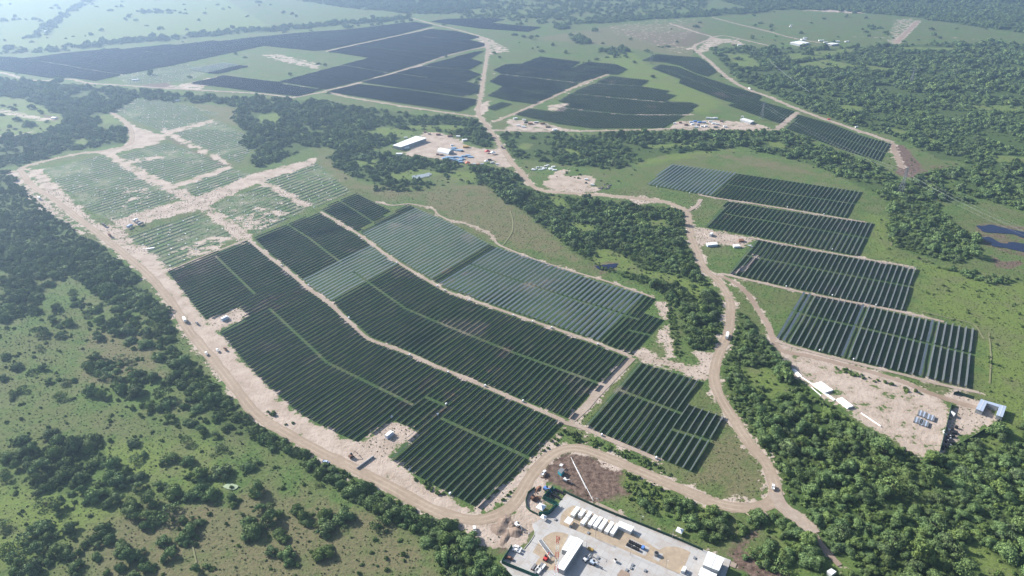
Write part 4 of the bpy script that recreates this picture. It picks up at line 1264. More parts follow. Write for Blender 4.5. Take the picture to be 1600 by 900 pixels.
pxs, pys, dep = px_of(T[:, 0], T[:, 1], 3.0)
score = T[:, 2] / dep
score[(pxs < 5) | (pxs > 1595) | (pys < 5) | (pys > 893)] = 0
score[T[:, 4] == 1] *= 1.25
score[T[:, 4] == 2] *= 0.6
order = np.argsort(-score)
near_idx = set(order[:300].tolist())

REG = [
    ([(330, 735), (400, 735), (400, 800), (280, 800)], 'dark round tree beside the small pale green pond'),
    ([(1140, 480), (1230, 560), (1230, 640), (1140, 640)], 'bushy green tree between the loop road and the brown yard track'),
    ([(1190, 795), (1310, 850), (1340, 960), (1100, 960)], 'bushy tree in the scrub beside the dark churned earth'),
    ([(950, 730), (1190, 800), (1150, 860), (950, 800)], 'tree in the bright green scrub between loop road and compound'),
    ([(1140, 600), (1260, 600), (1480, 720), (1480, 960), (1190, 960)], 'dense green tree in the woods right of the loop road'),
    ([(1480, 600), (1700, 600), (1700, 960), (1480, 960)], 'tall shaggy tree in the corner woods below the fenced yard'),
    ([(470, 690), (850, 830), (850, 960), (640, 960), (470, 740)], 'tree in the hedge line along the lower dirt road'),
    ([(240, 480), (480, 690), (480, 730), (300, 640), (200, 520)], 'tree in the dense belt beside the left dirt road'),
    ([(-50, 380), (250, 380), (260, 560), (-50, 560)], 'dark rounded tree at the edge of the left woods'),
    ([(-50, 560), (330, 560), (330, 690), (-50, 690)], 'dark rounded tree standing in the upper grazed pasture'),
    ([(-50, 690), (240, 690), (240, 800), (-50, 800)], 'dark rounded tree on the bright green part of the pasture'),
    ([(240, 640), (420, 640), (420, 820), (240, 820)], 'rounded tree standing in the middle of the pasture'),
    ([(-50, 800), (330, 800), (330, 960), (-50, 960)], 'shaggy tree in the bottom left corner of the pasture'),
    ([(330, 690), (760, 690), (760, 960), (330, 960)], 'lone tree on the olive lower pasture below the hedge'),
    ([(700, 250), (1130, 250), (1130, 560), (700, 560)], 'dark tree in the woods between the east array and the loop road'),
    ([(1370, 250), (1600, 250), (1600, 450), (1370, 450)], 'dark tree in the clump beside the lattice pylon and pond'),
]
RARE = [('small ', 0.0), ('', 4.6), ('broad ', 6.4)]


def tree_label(x, y, r):
    a, b, _ = px_of(x, y)
    for poly, lab in REG:
        if inside(np.array(poly, float), np.array([a]), np.array([b]))[0]:
            s = 'small ' if r < 4.2 else ('broad ' if r > 6.3 else 'middling ')
            return s + lab, lab
    return 'green tree at the edge of the woods', 'green tree at the edge of the woods'


for i in sorted(near_idx):
    x, y, r, h, _ = T[i]
    e = empty('tree', (x, y, 0), random.uniform(0, 6.28))
    e.scale = (r * random.uniform(0.8, 1.28), r * random.uniform(0.8, 1.28), r * h)
    lab, grp = tree_label(x, y, r)
    tag(e, lab, 'tree', lab)
    link_mesh('trunk', TRUNKS[i % 3], None, e)
    link_mesh('crown', NEAR_CROWNS[i % len(NEAR_CROWNS)], None, e)


def proto_collection(name, meshes, trunk=False):
    c = bpy.data.collections.new(name)
    for k, me in enumerate(meshes):
        if trunk:
            tm = TRUNKS[k % 3]
            nm = bpy.data.meshes.new(me.name + '_with_trunk')
            nv = len(me.vertices)
            nm.from_pydata([v.co[:] for v in me.vertices] + [v.co[:] for v in tm.vertices], [],
                           [tuple(p.vertices) for p in me.polygons] + [tuple(q + nv for q in p.vertices) for p in tm.polygons])
            nm.materials.append(me.materials[0])
            nm.materials.append(M['bark'])
            for q in range(len(me.polygons), len(nm.polygons)):
                nm.polygons[q].material_index = 1
            me = nm
        o = bpy.data.objects.new('%s_source_%d' % (name, k), me)
        c.objects.link(o)
    return c


def scatter_object(name, pts, scl, nvar, coll, label, cat):
    me = bpy.data.meshes.new(name)
    n = len(pts)
    me.vertices.add(n)
    co = np.column_stack([pts, np.zeros(n)]).astype(np.float32)
    me.vertices.foreach_set('co', co.ravel())
    a = me.attributes.new('scl', 'FLOAT_VECTOR', 'POINT')
    a.data.foreach_set('vector', np.asarray(scl, np.float32).ravel())
    a = me.attributes.new('rot', 'FLOAT_VECTOR', 'POINT')
    rot = np.zeros((n, 3), np.float32)
    rot[:, 2] = rng.uniform(0, 6.28, n)
    a.data.foreach_set('vector', rot.ravel())
    a = me.attributes.new('idx', 'INT', 'POINT')
    a.data.foreach_set('value', rng.integers(0, nvar, n).astype(np.int32))
    o = link_mesh(name, me)
    ng = bpy.data.node_groups.new(name + '_nodes', 'GeometryNodeTree')
    ng.interface.new_socket('Geometry', in_out='INPUT', socket_type='NodeSocketGeometry')
    ng.interface.new_socket('Geometry', in_out='OUTPUT', socket_type='NodeSocketGeometry')
    gi, go = ng.nodes.new('NodeGroupInput'), ng.nodes.new('NodeGroupOutput')
    iop = ng.nodes.new('GeometryNodeInstanceOnPoints')
    ci = ng.nodes.new('GeometryNodeCollectionInfo')
    ci.inputs['Collection'].default_value = coll
    ci.inputs['Separate Children'].default_value = True
    ci.inputs['Reset Children'].default_value = True

    def named(nm, ty):
        q = ng.nodes.new('GeometryNodeInputNamedAttribute')
        q.data_type = ty
        q.inputs['Name'].default_value = nm
        return next(s for s in q.outputs if s.enabled and s.name == 'Attribute')
    e2r = ng.nodes.new('FunctionNodeEulerToRotation')
    lk = ng.links.new
    lk(gi.outputs[0], iop.inputs['Points'])
    lk(ci.outputs[0], iop.inputs['Instance'])
    iop.inputs['Pick Instance'].default_value = True
    lk(named('idx', 'INT'), iop.inputs['Instance Index'])
    lk(named('rot', 'FLOAT_VECTOR'), e2r.inputs[0])
    lk(e2r.outputs[0], iop.inputs['Rotation'])
    lk(named('scl', 'FLOAT_VECTOR'), iop.inputs['Scale'])
    lk(iop.outputs[0], go.inputs[0])
    md = o.modifiers.new('scatter', 'NODES')
    md.node_group = ng
    return tag(o, label, cat, kind='stuff')


sel = np.array([i for i in range(len(T)) if i not in near_idx])
FT = T[sel]
nearish = FT[:, 1] < 760
for part, nm, crs, lb in ((FT[nearish], 'near_woods', NEAR_CROWNS, 'dense mixed green woods around the near roads and pasture'), (FT[~nearish], 'far_woods', FAR_CROWNS, 'dark green woods spreading away to the hazy plain')):
    r = part[:, 2]
    sc = np.column_stack([r * rng.uniform(0.8, 1.3, len(r)), r * rng.uniform(0.8, 1.3, len(r)), r * part[:, 3]])
    scatter_object('woods', part[:, :2], sc, len(crs), proto_collection(nm, crs, True), lb, 'woods')

# undergrowth, roadside shrubs and pasture tufts
pu, du = scatter(262, 950, 3.7)
hedge = np.zeros(len(pu))
HEDGES = [[(470, 705), (560, 742), (640, 790), (690, 815), (725, 828), (735, 850), (800, 870), (800, 905), (720, 880), (640, 830), (560, 780), (470, 725)], [(300, 560), (330, 590), (370, 632), (440, 685), (430, 695), (340, 650), (300, 610)],
          [(575, 738), (610, 755), (650, 775), (715, 800), (705, 806), (640, 785), (580, 752)], [(405, 640), (432, 645), (430, 655), (410, 655)], [(435, 655), (460, 662), (458, 672), (440, 668)], [(640, 740), (672, 752), (702, 772), (697, 778), (660, 762), (638, 748)],
          [(775, 790), (800, 765), (830, 728), (860, 690), (875, 672), (885, 680), (862, 708), (835, 738), (805, 770)], [(880, 672), (905, 680), (1000, 712), (1060, 742), (1050, 748), (960, 712), (900, 694)],
          [(1130, 610), (1142, 615), (1180, 680), (1200, 720), (1190, 722), (1165, 680)], [(850, 732), (862, 720), (880, 706), (876, 716), (862, 735)], [(905, 702), (950, 718), (948, 726), (925, 718)], [(968, 735), (1120, 795), (1060, 812), (990, 785)],
          [(1105, 440), (1128, 470), (1130, 500), (1120, 480)], [(1290, 567), (1360, 590), (1470, 622), (1440, 618), (1380, 600), (1310, 580)], [(1265, 545), (1300, 555), (1330, 570), (1300, 565)], [(905, 625), (955, 575), (985, 565), (960, 600), (922, 640)], [(1040, 470), (1052, 472), (1066, 560), (1052, 555)]]
HEDGES += [[(345, 590), (360, 597), (372, 618), (362, 618)], [(338, 560), (346, 566), (350, 580), (342, 576)], [(480, 684), (500, 694), (498, 699), (478, 690)], [(520, 708), (545, 716), (543, 722), (518, 714)], [(268, 462), (280, 470), (292, 495), (284, 495)], [(1245, 548), (1262, 552), (1260, 558), (1243, 553)]]
for h_ in HEDGES:
    hedge = np.maximum(hedge, inside(np.array(PP(h_)), pu[:, 0], pu[:, 1]) * 0.9)
past = inside(np.array(PP([(-120, 430), (235, 520), (330, 640), (480, 722), (640, 800), (720, 900), (720, 990), (-200, 990)])), pu[:, 0], pu[:, 1]) * 0.17
for b_ in BRIGHT:
    past = np.maximum(past, inside(np.array(PP(b_)), pu[:, 0], pu[:, 1]) * 0.12)
cl = np.zeros(len(pu), bool)
for g in clear_g:
    cl |= inside(g, pu[:, 0], pu[:, 1])
dd = np.maximum(np.maximum(du * 0.75, np.where(cl, 0.35, 0)), np.maximum(hedge, past))
k = rng.random(len(pu)) < dd
rs = np.where(hedge[k] > 0, rng.uniform(1.2, 2.6, k.sum()), np.where(du[k] > 0.1, rng.uniform(1.3, 3.0, k.sum()), 0.4 + 2.0 * rng.random(k.sum()) ** 2.2))
ps = pu[k]
avoid_save = avoid_g
avoid_g = [a for a in avoid_g if a is not None][:len(block_g)] + [np.array(PP(YARD))]
b = drop(ps, rs)
avoid_g = avoid_save
ps, rs = ps[~b], rs[~b]
scatter_object('shrubs', ps, np.column_stack([rs, rs, rs * rng.uniform(0.7, 1.3, len(rs))]), 4, proto_collection('shrub', SHRUBS), 'green scrub, saplings and tufts under trees and along verges', 'shrubs')
print('shrubs', len(ps))
pt, dt = scatter(262, 950, 2.7)
dd = np.where(dt > 0.05, 0.0, 0.5)
k = rng.random(len(pt)) < dd
pt = pt[k]
rs = rng.uniform(0.25, 0.8, len(pt)) ** 1.0
avoid_g = block_g + [np.array(PP(YARD))] + [np.array(PP(SAND[i][0])) for i in (0, 18, 19)]
b = drop(pt, rs)
avoid_g = avoid_save
pt, rs = pt[~b], rs[~b]
TUFTS = [crown_mesh(91 + i, 26, 0.42, 'tuft', 0.4, 3, False) for i in range(3)]
for me in TUFTS:
    me.materials.append(M['tuft'])
scatter_object('grass_tufts', pt, np.column_stack([rs, rs, rs * rng.uniform(0.6, 1.2, len(rs))]), 3, proto_collection('tuft', TUFTS), 'rough grass tufts covering the pasture and meadows', 'grass')
print('tufts', len(pt))
# scattered low bushes in the middle distance
pm, dm = scatter(950, 1700, 8.0)
dens = np.zeros(len(pm))
for b_ in ([(1000, 240), (1200, 240), (1400, 310), (1450, 420), (1640, 460), (1640, 300), (1480, 260), (1200, 200), (800, 205), (790, 260), (980, 300)], [(500, 240), (560, 300), (700, 300), (780, 330), (900, 410), (780, 370), (640, 310)], [(780, 60), (1050, 80), (1130, 150), (980, 110), (800, 90)], [(1500, 340), (1640, 345), (1640, 420), (1520, 400)], [(1500, 340), (1640, 345), (1640, 420), (1520, 400)], [(1120, 80), (1640, 70), (1640, 330), (1450, 260)], [(560, 200), (760, 195), (760, 290), (600, 300)]):
    dens = np.maximum(dens, inside(np.array(PP(b_)), pm[:, 0], pm[:, 1]) * 0.16)
k = rng.random(len(pm)) < dens
rs = rng.uniform(0.9, 2.8, k.sum())
ps = pm[k]
b = drop(ps, rs)
ps, rs = ps[~b], rs[~b]
scatter_object('shrubs', ps, np.column_stack([rs, rs, rs * rng.uniform(0.6, 1.1, len(rs))]), 4, proto_collection('bush', SHRUBS), 'low bushes dotted over the middle and far meadows', 'shrubs')

# ------------------------------------------------------------------ unfinished field: white bundles among the rows
rows_b = []
for pl in POSTS:
    g = [uv_of(p) for p in PP(pl)]
    gu, gv = [q[0] for q in g], [q[1] for q in g]
    v = min(gv)
    j = 0
    while v < max(gv):
        u = min(gu) + (j % 2) * 6
        while u < max(gu):
            w = xy_of(u + random.uniform(-2.5, 2.5), v + random.uniform(-0.8, 0.8))
            if inside(np.array(PP(pl)), np.array([w[0]]), np.array([w[1]]))[0] and random.random() < 0.62:
                rows_b.append(w)
            u += 17.5
        v += 13.2
        j += 1
mb = MB()
mb.box((0, 0, 0.45), (1.7, 0.95, 0.7))
mb.box((0, 0, 0.06), (1.8, 1.0, 0.1))
me_b = bpy.data.meshes.new('module_pallet')
me_b.from_pydata(mb.v, [], mb.f)
me_b.materials.append(M['white'])
rows_b.sort(key=lambda w: w[0] ** 2 + w[1] ** 2)
mbr = MB()
for i, w in enumerate(rows_b):
    if i < 300:
        o = link_mesh('module_pallet', me_b, None, None, (w[0], w[1], 0), random.uniform(0, 3))
        tag(o, 'small white pallet lying between the rows of the unfinished field', 'pallet', 'white pallets dotted over the unfinished field')
    else:
        mbr.box((w[0], w[1], 0.5), (1.8, 1.1, 0.8), random.uniform(0, 3))
if mbr.v:
    tag(mbr.build('module_pallets', M['white']), 'white pallets dotted over the farther unfinished fields', 'pallets', kind='stuff')
print('pallets', len(rows_b))

# ------------------------------------------------------------------ buildings, yards and machines
def cz(px, py, z=0.0):
    a = P(px, py, z)
    return (a[0], a[1], z)


def centroid(g):
    return (sum(p[0] for p in g) / len(g), sum(p[1] for p in g) / len(g))


def building(name, roofs, label, cat, wall=None, openpx=None, base=0.0):
    """roofs: list of (pixel polygon of the roof edge, height, roof material); walls stand under them"""
    c0 = centroid(PP(roofs[0][0], roofs[0][1]))
    e = empty(name, (c0[0], c0[1], 0))
    for pl, z, rm in roofs:
        g = [(x - c0[0], y - c0[1]) for x, y in PP(pl, z)]
        c = centroid(g)
        gi = [(c[0] + (x - c[0]) * 0.955, c[1] + (y - c[1]) * 0.955) for x, y in g]
        MB().prism(gi, base, z - 0.28).build('wall', wall or M['greywall'], e)
        MB().prism(g, z - 0.28, z).build('roof', rm, e)
        k = max(range(len(g)), key=lambda i: math.dist(g[i], g[(i + 1) % len(g)]))
        a, b = g[k], g[(k + 1) % len(g)]
        if len(g) == 4 and math.dist(a, b) > 11:
            d_, c_ = g[(k + 2) % 4], g[(k + 3) % 4]
            m0 = ((a[0] + c_[0]) / 2, (a[1] + c_[1]) / 2)
            m1 = ((b[0] + d_[0]) / 2, (b[1] + d_[1]) / 2)
            rg = math.atan2(m1[1] - m0[1], m1[0] - m0[0])
            MB().box(((m0[0] + m1[0]) / 2, (m0[1] + m1[1]) / 2, z + 0.06), (math.dist(m0, m1) * 0.97, 0.35, 0.12), rg).build('ridge_cap', M['offwhite'], e)
    return tag(e, label, cat)


def q770(*pts):
    return [(770 + a / 5.805, 745 + b / 5.805) for a, b in pts]


def q960(*pts):
    return [(960 + a / 5.805, 745 + b / 5.805) for a, b in pts]


def q1420(*pts):
    return [(1420 + a / 7.5, 600 + b / 7.5) for a, b in pts]


# compound paving and sand beds
sheet('concrete_yard', [(885, 772), (960, 803), (1084, 854), (1104, 862), (1142, 876), (1120, 940), (836, 940), (781, 879), (803, 851.5), (820, 860), (829, 849), (836, 838), (836, 832), (832, 819), (847, 811), (861, 804), (872, 789)], M['concrete'], 'pale concrete yard of the site compound at the bottom', 'yard')
sheet('sand_bed', [(875, 820), (876, 808), (882, 799), (890, 793), (897, 791), (960, 817), (985, 831), (1007, 846), (1029, 860), (1041, 855), (1057, 855), (1072, 860), (1079, 864), (1070, 885), (1061, 898), (970, 858), (920, 838)], M['islandsand'], 'yellow sand bed under the white containers', 'sand bed')
sheet('sand_bed', q770((360, 690), (410, 610), (470, 550), (520, 515), (570, 505), (640, 512), (690, 530), (622, 660), (590, 760), (560, 850), (470, 850), (380, 800), (430, 730)), M['islandsand'], 'yellow sand bed beside the long white shed and the mast', 'sand bed')
sheet('concrete_pad', q960((95, 640), (145, 565), (320, 650), (280, 722)), M['concrete'], 'concrete pad under the two black transformer racks', 'pad')
sheet('concrete_pad', q960((340, 740), (375, 690), (445, 705), (400, 778)), M['concrete'], 'small concrete pad under the dark round tank', 'pad')
sheet('sand_bed', q960((20, 900), (60, 845), (140, 880), (130, 960)), M['brown'], 'brown earth pit in the concrete yard', 'sand bed')


def kerb(pxs, label):
    pts = PP(pxs)
    mb = MB()
    for a, b in zip(pts[:-1], pts[1:]):
        d = Vector((b[0] - a[0], b[1] - a[1]))
        L = d.length
        mb.box(((a[0] + b[0]) / 2, (a[1] + b[1]) / 2, 0.28), (L + 0.02, 0.35, 0.55), math.atan2(d.y, d.x))
    tag(mb.build('kerb', M['kerb']), label, 'kerb')


kerb(q770((285, 655), (340, 590), (378, 530), (378, 495), (360, 440)), 'concrete kerb curving past the parking corner of the compound')
kerb(q770((355, 685), (410, 610), (470, 545), (520, 508), (600, 498)), 'concrete kerb round the sand bed by the mast')
kerb(q770((610, 435), (612, 370), (640, 320), (690, 285), (730, 268)), 'concrete kerb round the end of the container bed')
kerb(q770((800, 475), (900, 530), (1040, 600), (1161, 655)), 'straight concrete kerb along the container bed')
kerb(q770((665, 165), (620, 240), (560, 310), (520, 345), (480, 352)), 'concrete kerb beside the green screen fence')
kerb(q960((400, 662), (470, 640), (560, 640), (640, 660), (690, 690)), 'concrete kerb arching round the sand circle')

# white containers
def container(L, doors=True, h=2.9, w=2.5):
    e = empty('shipping_container', (0, 0, 0), RZ_ROW)
    mb = MB().box((0, 0, h / 2 + 0.15), (L, w, h - 0.1))
    k = 0
    x = -L / 2 + 0.4
    while x < L / 2 - 0.3:      # side ribs
        for s in (-1, 1):
            mb.box((x, s * (w / 2 + 0.03), h / 2 + 0.15), (0.22, 0.05, h - 0.4))
        x += 0.6
    mb.build('container_body', M['white'], e)
    MB().box((0, 0, h + 0.16), (L + 0.06, w + 0.14, 0.1)).build('container_roof', M['white'], e)
    d = MB()
    for s in (-1, 1):
        d.box((-L / 2 - 0.04, s * w / 4, h / 2 + 0.15), (0.06, w / 2 - 0.12, h - 0.35))
    d.build('door', M['offwhite'], e)
    return e


CON = [((745, 340), 8.5, 'first and leftmost long'), ((806, 352), 6.4, 'shorter second'), ((868, 368), 5.2, 'small third'), ((828, 425), 6.2, 'single forward'), ((905, 420), 9.6, 'left of the five long'), ((950, 435), 9.6, 'second of the five long'),
       ((996, 458), 9.6, 'middle of the five long'), ((1054, 482), 9.6, 'fourth of the five long'), ((1104, 500), 9.6, 'right of the five long')]
for (a, b), L, w in CON:
    e = container(L)
    p = q770((a, b))[0]
    e.location = cz(*p)
    tag(e, w + ' white container on the sand bed', 'container', 'white containers on the sand bed')

building('site_shed', [(q960((48, 398), (182, 455), (150, 498), (22, 440)), 3.6, M['roofwhite'])], 'low white roofed shed at the end of the container row', 'shed', M['offwhite'])
building('long_shed', [(q770((760, 546), (822, 580), (645, 850), (580, 822)), 5.2, M['roofwhite']), (q770((705, 533), (757, 551), (684, 676), (624, 658)), 4.9, M['roofwhite'])], 'long white L-shaped shed in the middle of the compound', 'shed')
building('control_building', [(q960((850, 672), (1000, 738), (948, 852), (803, 796)), 6.5, M['roofwhite']), (q960((788, 818), (932, 880), (905, 960), (760, 890)), 3.6, M['roofwhite'])], 'white flat roofed control building with lower annex beside churned earth', 'building')


def shelter(px, py, w, d, h, label, pyramid=False, mat=None, name='shelter', rz=None, cat='shelter'):
    e = empty(name, cz(px, py), RZ_ROW if rz is None else rz)
    for a in (-1, 1):
        for b in (-1, 1):
            MB().bar((a * (w / 2 - 0.15), b * (d / 2 - 0.15), 0), (a * (w / 2 - 0.15), b * (d / 2 - 0.15), h), 0.07).build('leg', M['steel'], e)
    mb = MB()
    if pyramid:
        x, y = w / 2, d / 2
        mb.add([(-x, -y, h), (x, -y, h), (x, y, h), (-x, y, h), (-x, -y, h - .35), (x, -y, h - .35), (x, y, h - .35), (-x, y, h - .35), (0, 0, h + w * 0.32)],
               [(0, 1, 8), (1, 2, 8), (2, 3, 8), (3, 0, 8), (4, 5, 1, 0), (5, 6, 2, 1), (6, 7, 3, 2), (7, 4, 0, 3)])
        mb.build('canopy', mat or M['tarp'], e)
    else:
        mb.box((0, 0, h + 0.1), (w, d, 0.18))
        mb.build('roof', mat or M['roofwhite'], e)
    return tag(e, label, cat)


shelter(888.5, 818.5, 5.4, 4.2, 3.0, 'small flat white carport at the end of the container bed')
shelter(845.5, 796, 5.2, 5.2, 2.6, 'white pyramid tent beside the green screen fence', True, name='pyramid_tent', cat='tent')
shelter(1061.5, 833, 4.2, 4.2, 2.6, 'white pyramid tent on the dirt path behind the compound', True, name='pyramid_tent', cat='tent')
shelter(849, 812, 3.2, 3.2, 2.8, 'white gatehouse canopy where the concrete meets the dirt road', True, name='pyramid_tent', cat='tent')
building('white_cabin', [([(1292, 892), (1299, 888), (1307, 893), (1300, 898)], 3.0, M['white'])], 'tiny white cabin in the scrub at the bottom edge', 'cabin', M['offwhite'])
building('site_cabin', [(q960((604, 850), (628, 806), (656, 820), (640, 858)), 2.8, M['white'])], 'small white cabin on the paving near the control building', 'cabin', M['offwhite'])
building('site_cabin', [(q770((1097, 745), (1112, 736), (1130, 752), (1115, 764)), 2.4, M['white'])], 'small white cabin beside the curved kerb at the bottom', 'cabin', M['offwhite'])
building('site_cabin', [(q960((-6, 745), (8, 735), (28, 750), (14, 765)), 2.4, M['white'])], 'tiny white hut on the concrete by the long shed', 'cabin', M['offwhite'])
building('teal_cabin', [([(871.5, 735), (877, 730.5), (882.3, 733.5), (877, 740)], 3.0, M['greysteel'])], 'teal walled cabin with grey roof on the burnt ground', 'cabin', M['teal'])
shelter(876.8, 730.5, 2.6, 2.2, 2.4, 'tiny pale canopy behind the teal cabin', mat=M['offwhite'])

# transformer racks
for px_, lab in ((q960((185, 622))[0], 'back'), (q960((165, 650))[0], 'front')):
    e = empty('transformer_rack', cz(*px_), RZ_ROW - math.pi / 2)
    MB().box((0, 0, 0.3), (9.0, 2.0, 0.5)).build('base', M['greysteel'], e)
    for k in range(6):
        MB().box((-3.6 + k * 1.45, 0, 1.3), (1.2, 1.7, 1.5)).build('cell', M['black'], e)
    if lab == 'back':
        MB().box((5.4, 0.0, 1.2), (1.7, 2.4, 2.2)).build('cabinet', M['blue'], e)
    tag(e, 'row of black cells, %s one of the pair on the concrete pad' % lab, 'transformer')
for px_, lab in ((q770((600, 140))[0], 'upper'), (q770((570, 185))[0], 'lower')):
    e = empty('battery_rack', cz(*px_), RZ_ROW - math.pi / 2)
    MB().box((0, 0, 0.25), (7.5, 1.8, 0.4)).build('base', M['greysteel'], e)
    for k in range(5):
        MB().box((-2.9 + k * 1.4, 0, 1.1), (1.15, 1.5, 1.3)).build('cell', M['black'], e)
    tag(e, '%s dark rack inside the green screen fence' % lab, 'rack')
e = empty('round_tank', cz(*q960((378, 715))[0]))
MB().cyl((0, 0, 1.3), 1.5, 2.6, 16).build('tank_body', M['greysteel'], e)
MB().cyl((0, 0, 2.7), 1.1, 0.25, 16).build('tank_lid', M['black'], e)
tag(e, 'dark round tank on a small concrete pad', 'tank')
e = empty('fuel_tank', cz(*q770((886, 668))[0]), RZ_ROW)
MB().cyl((0, 0, 1.2), 1.0, 3.6, 14, 'y').build('tank_body', M['yellow'], e)
MB().box((0, 0, 0.2), (1.8, 3.0, 0.4)).build('base', M['greysteel'], e)
tag(e, 'ochre tank lying in the shadow of the long shed', 'tank')

# red and white mast
e = empty('lattice_mast', cz(868.3, 914))
H_ = 41.0
for k in range(7):
    z0, z1 = k * H_ / 7, (k + 1) * H_ / 7
    mb = MB()
    w0, w1 = 1.1 - 0.55 * k / 7, 1.1 - 0.55 * (k + 1) / 7
    c0 = [(-w0, -w0, z0), (w0, -w0, z0), (w0, w0, z0), (-w0, w0, z0)]
    c1 = [(-w1, -w1, z1), (w1, -w1, z1), (w1, w1, z1), (-w1, w1, z1)]
    for i in range(4):
        mb.bar(c0[i], c1[i], 0.11)
        for s in range(3):
            t0, t1 = s / 3, (s + 1) / 3
            a = [c0[i][q] + (c1[i][q] - c0[i][q]) * t0 for q in range(3)]
            j = (i + 1) % 4
            b = [c0[j][q] + (c1[j][q] - c0[j][q]) * t1 for q in range(3)]
            mb.bar(a, b, 0.07)
    mb.build('mast_section', M['red'] if k % 2 == 0 else M['white'], e)
for a in range(3):
    MB().box((1.1 * math.cos(a * 2.1), 1.1 * math.sin(a * 2.1), H_ - 1.6), (0.35, 0.35, 2.4)).build('antenna', M['red'], e)
tag(e, 'tall red and white lattice mast at the bottom of the compound', 'mast')


def fence(name, pxs, h, mat, label, thick=0.12, lean=0.0):
    pts = PP(pxs)
    c0 = pts[0]
    e = empty(name, (c0[0], c0[1], 0))
    mb, pb = MB(), MB()
    for a, b in zip(pts[:-1], pts[1:]):
        d = Vector((b[0] - a[0], b[1] - a[1]))
        L = d.length
        n = max(1, int(L / 3))
        mb.box(((a[0] + b[0]) / 2 - c0[0], (a[1] + b[1]) / 2 - c0[1], h / 2), (L, thick, h), math.atan2(d.y, d.x))
        for k in range(n + 1):
            pb.bar((a[0] + d.x * k / n - c0[0], a[1] + d.y * k / n - c0[1], 0), (a[0] + d.x * k / n - c0[0], a[1] + d.y * k / n - c0[1], h + 0.15), 0.09)
    mb.build('mesh_screen', mat, e)
    pb.build('posts', M['steel'], e)
    return tag(e, label, 'fence')


fence('screen_fence', q770((175, 640), (80, 790), (380, 910), (420, 930)), 3.2, M['green'], 'green mesh screen fence round the parking corner')
fence('screen_fence', q770((545, 112), (455, 205), (585, 262), (500, 350), (415, 352)), 3.6, M['green'], 'zigzag green mesh screen fence by the pyramid tent')
sheet('green_mat', q770((540, 95), (575, 110), (490, 200), (605, 255), (510, 340), (480, 345), (560, 262), (448, 205)), M['green'], 'green ground sheet beneath the zigzag screen fence', 'ground sheet')
fence('wire_fence', q770((640, 140), (700, 172), (960, 290), (1161, 372)) + q960((100, 385), (560, 570), (800, 675)), 2.4, M['darkgreen'], 'dark green fence along the back of the compound', 0.5)
fence('wire_fence', [(832, 772), (829, 760), (836, 747)] and q770((410, 350), (340, 315), (305, 280), (298, 220), (320, 150), (380, 105)), 1.6, M['darkgreen'], 'low dark fence curving round the tent corner', 0.4)
fence('yard_fence', q1420((358, 800), (420, 560), (500, 240)), 3.0, M['darkgreen'], 'dark green fence on the left side of the fenced yard', 0.15)
fence('yard_fence', q1420((520, 765), (780, 620), (1060, 440)), 3.0, M['darkgreen'], 'dark green fence on the lower side of the fenced yard', 0.15)
fence('yard_fence', q1420((520, 125), (565, 118), (760, 182)), 3.0, M['darkgreen'], 'short dark green fence at the top of the fenced yard', 0.15)

# pipes lying on the burnt ground
for a, b, w, lab in (((892, 714.5), (927, 783), 0.18, 'longer'), ((895, 722), (916, 764), 0.16, 'shorter')):
    p0, p1 = cz(*a), cz(*b)
    mb = MB().bar((0, 0, w), (p1[0] - p0[0], p1[1] - p0[1], w), w, 10)
    tag(mb.build('long_pipe', M['offwhite'], None, (p0[0], p0[1], 0)), '%s white pipe lying across the burnt ground' % lab, 'pipe')
e = empty('ramp', cz(853, 858), RZ_ROW + math.radians(62))
MB().box((0, 0, 0.5), (15, 2.6, 0.3)).build('deck', M['greysteel'], e)
for s in (-1, 1):
    MB().box((0, s * 1.35, 0.75), (15, 0.15, 0.8)).build('rail', M['offwhite'], e)
tag(e, 'grey slatted ramp on the sand beside the mast', 'ramp')
e = empty('barrier', cz(571, 723.5), math.atan2(P(580, 718)[1] - P(562, 731)[1], P(580, 718)[0] - P(562, 731)[0]))
MB().box((0, 0, 0.8), (16, 0.5, 1.5)).build('panel', M['greywall'], e)
for k in range(5):
    MB().box((-7.5 + 3.75 * k, 0, 0.1), (0.5, 1.6, 0.2)).build('foot', M['greysteel'], e)
tag(e, 'long grey barrier standing across the inverter clearing by the road', 'barrier')


def mound(px, py, rx, ry, h, mat, label, seed):
    n, m_ = 18, 7
    vs, fs = [(0, 0, h)], []
    for j in range(1, m_ + 1):
        t = j / m_
        for i in range(n):
            a = 2 * math.pi * i / n
            k = 1 + 0.28 * mnoise.noise((math.cos(a) * 1.7 + seed, math.sin(a) * 1.7, t * 1.5))
            z = h * (math.cos(t * math.pi) + 1) / 2 * (1 + 0.35 * mnoise.noise((math.cos(a) * 2 * t + seed, math.sin(a) * 2 * t, 4)))
            vs.append((rx * t * k * math.cos(a), ry * t * k * math.sin(a), z if j < m_ else -0.1))
    for i in range(n):
        fs.append((0, 1 + i, 1 + (i + 1) % n))
    for j in range(m_ - 1):
        for i in range(n):
            a, b = 1 + j * n + i, 1 + j * n + (i + 1) % n
            fs.append((a, a + n, b + n, b))
    o = MB().add(vs, fs).build('earth_mound', mat, None, cz(px, py), seed)
    return tag(o, label, 'mound')


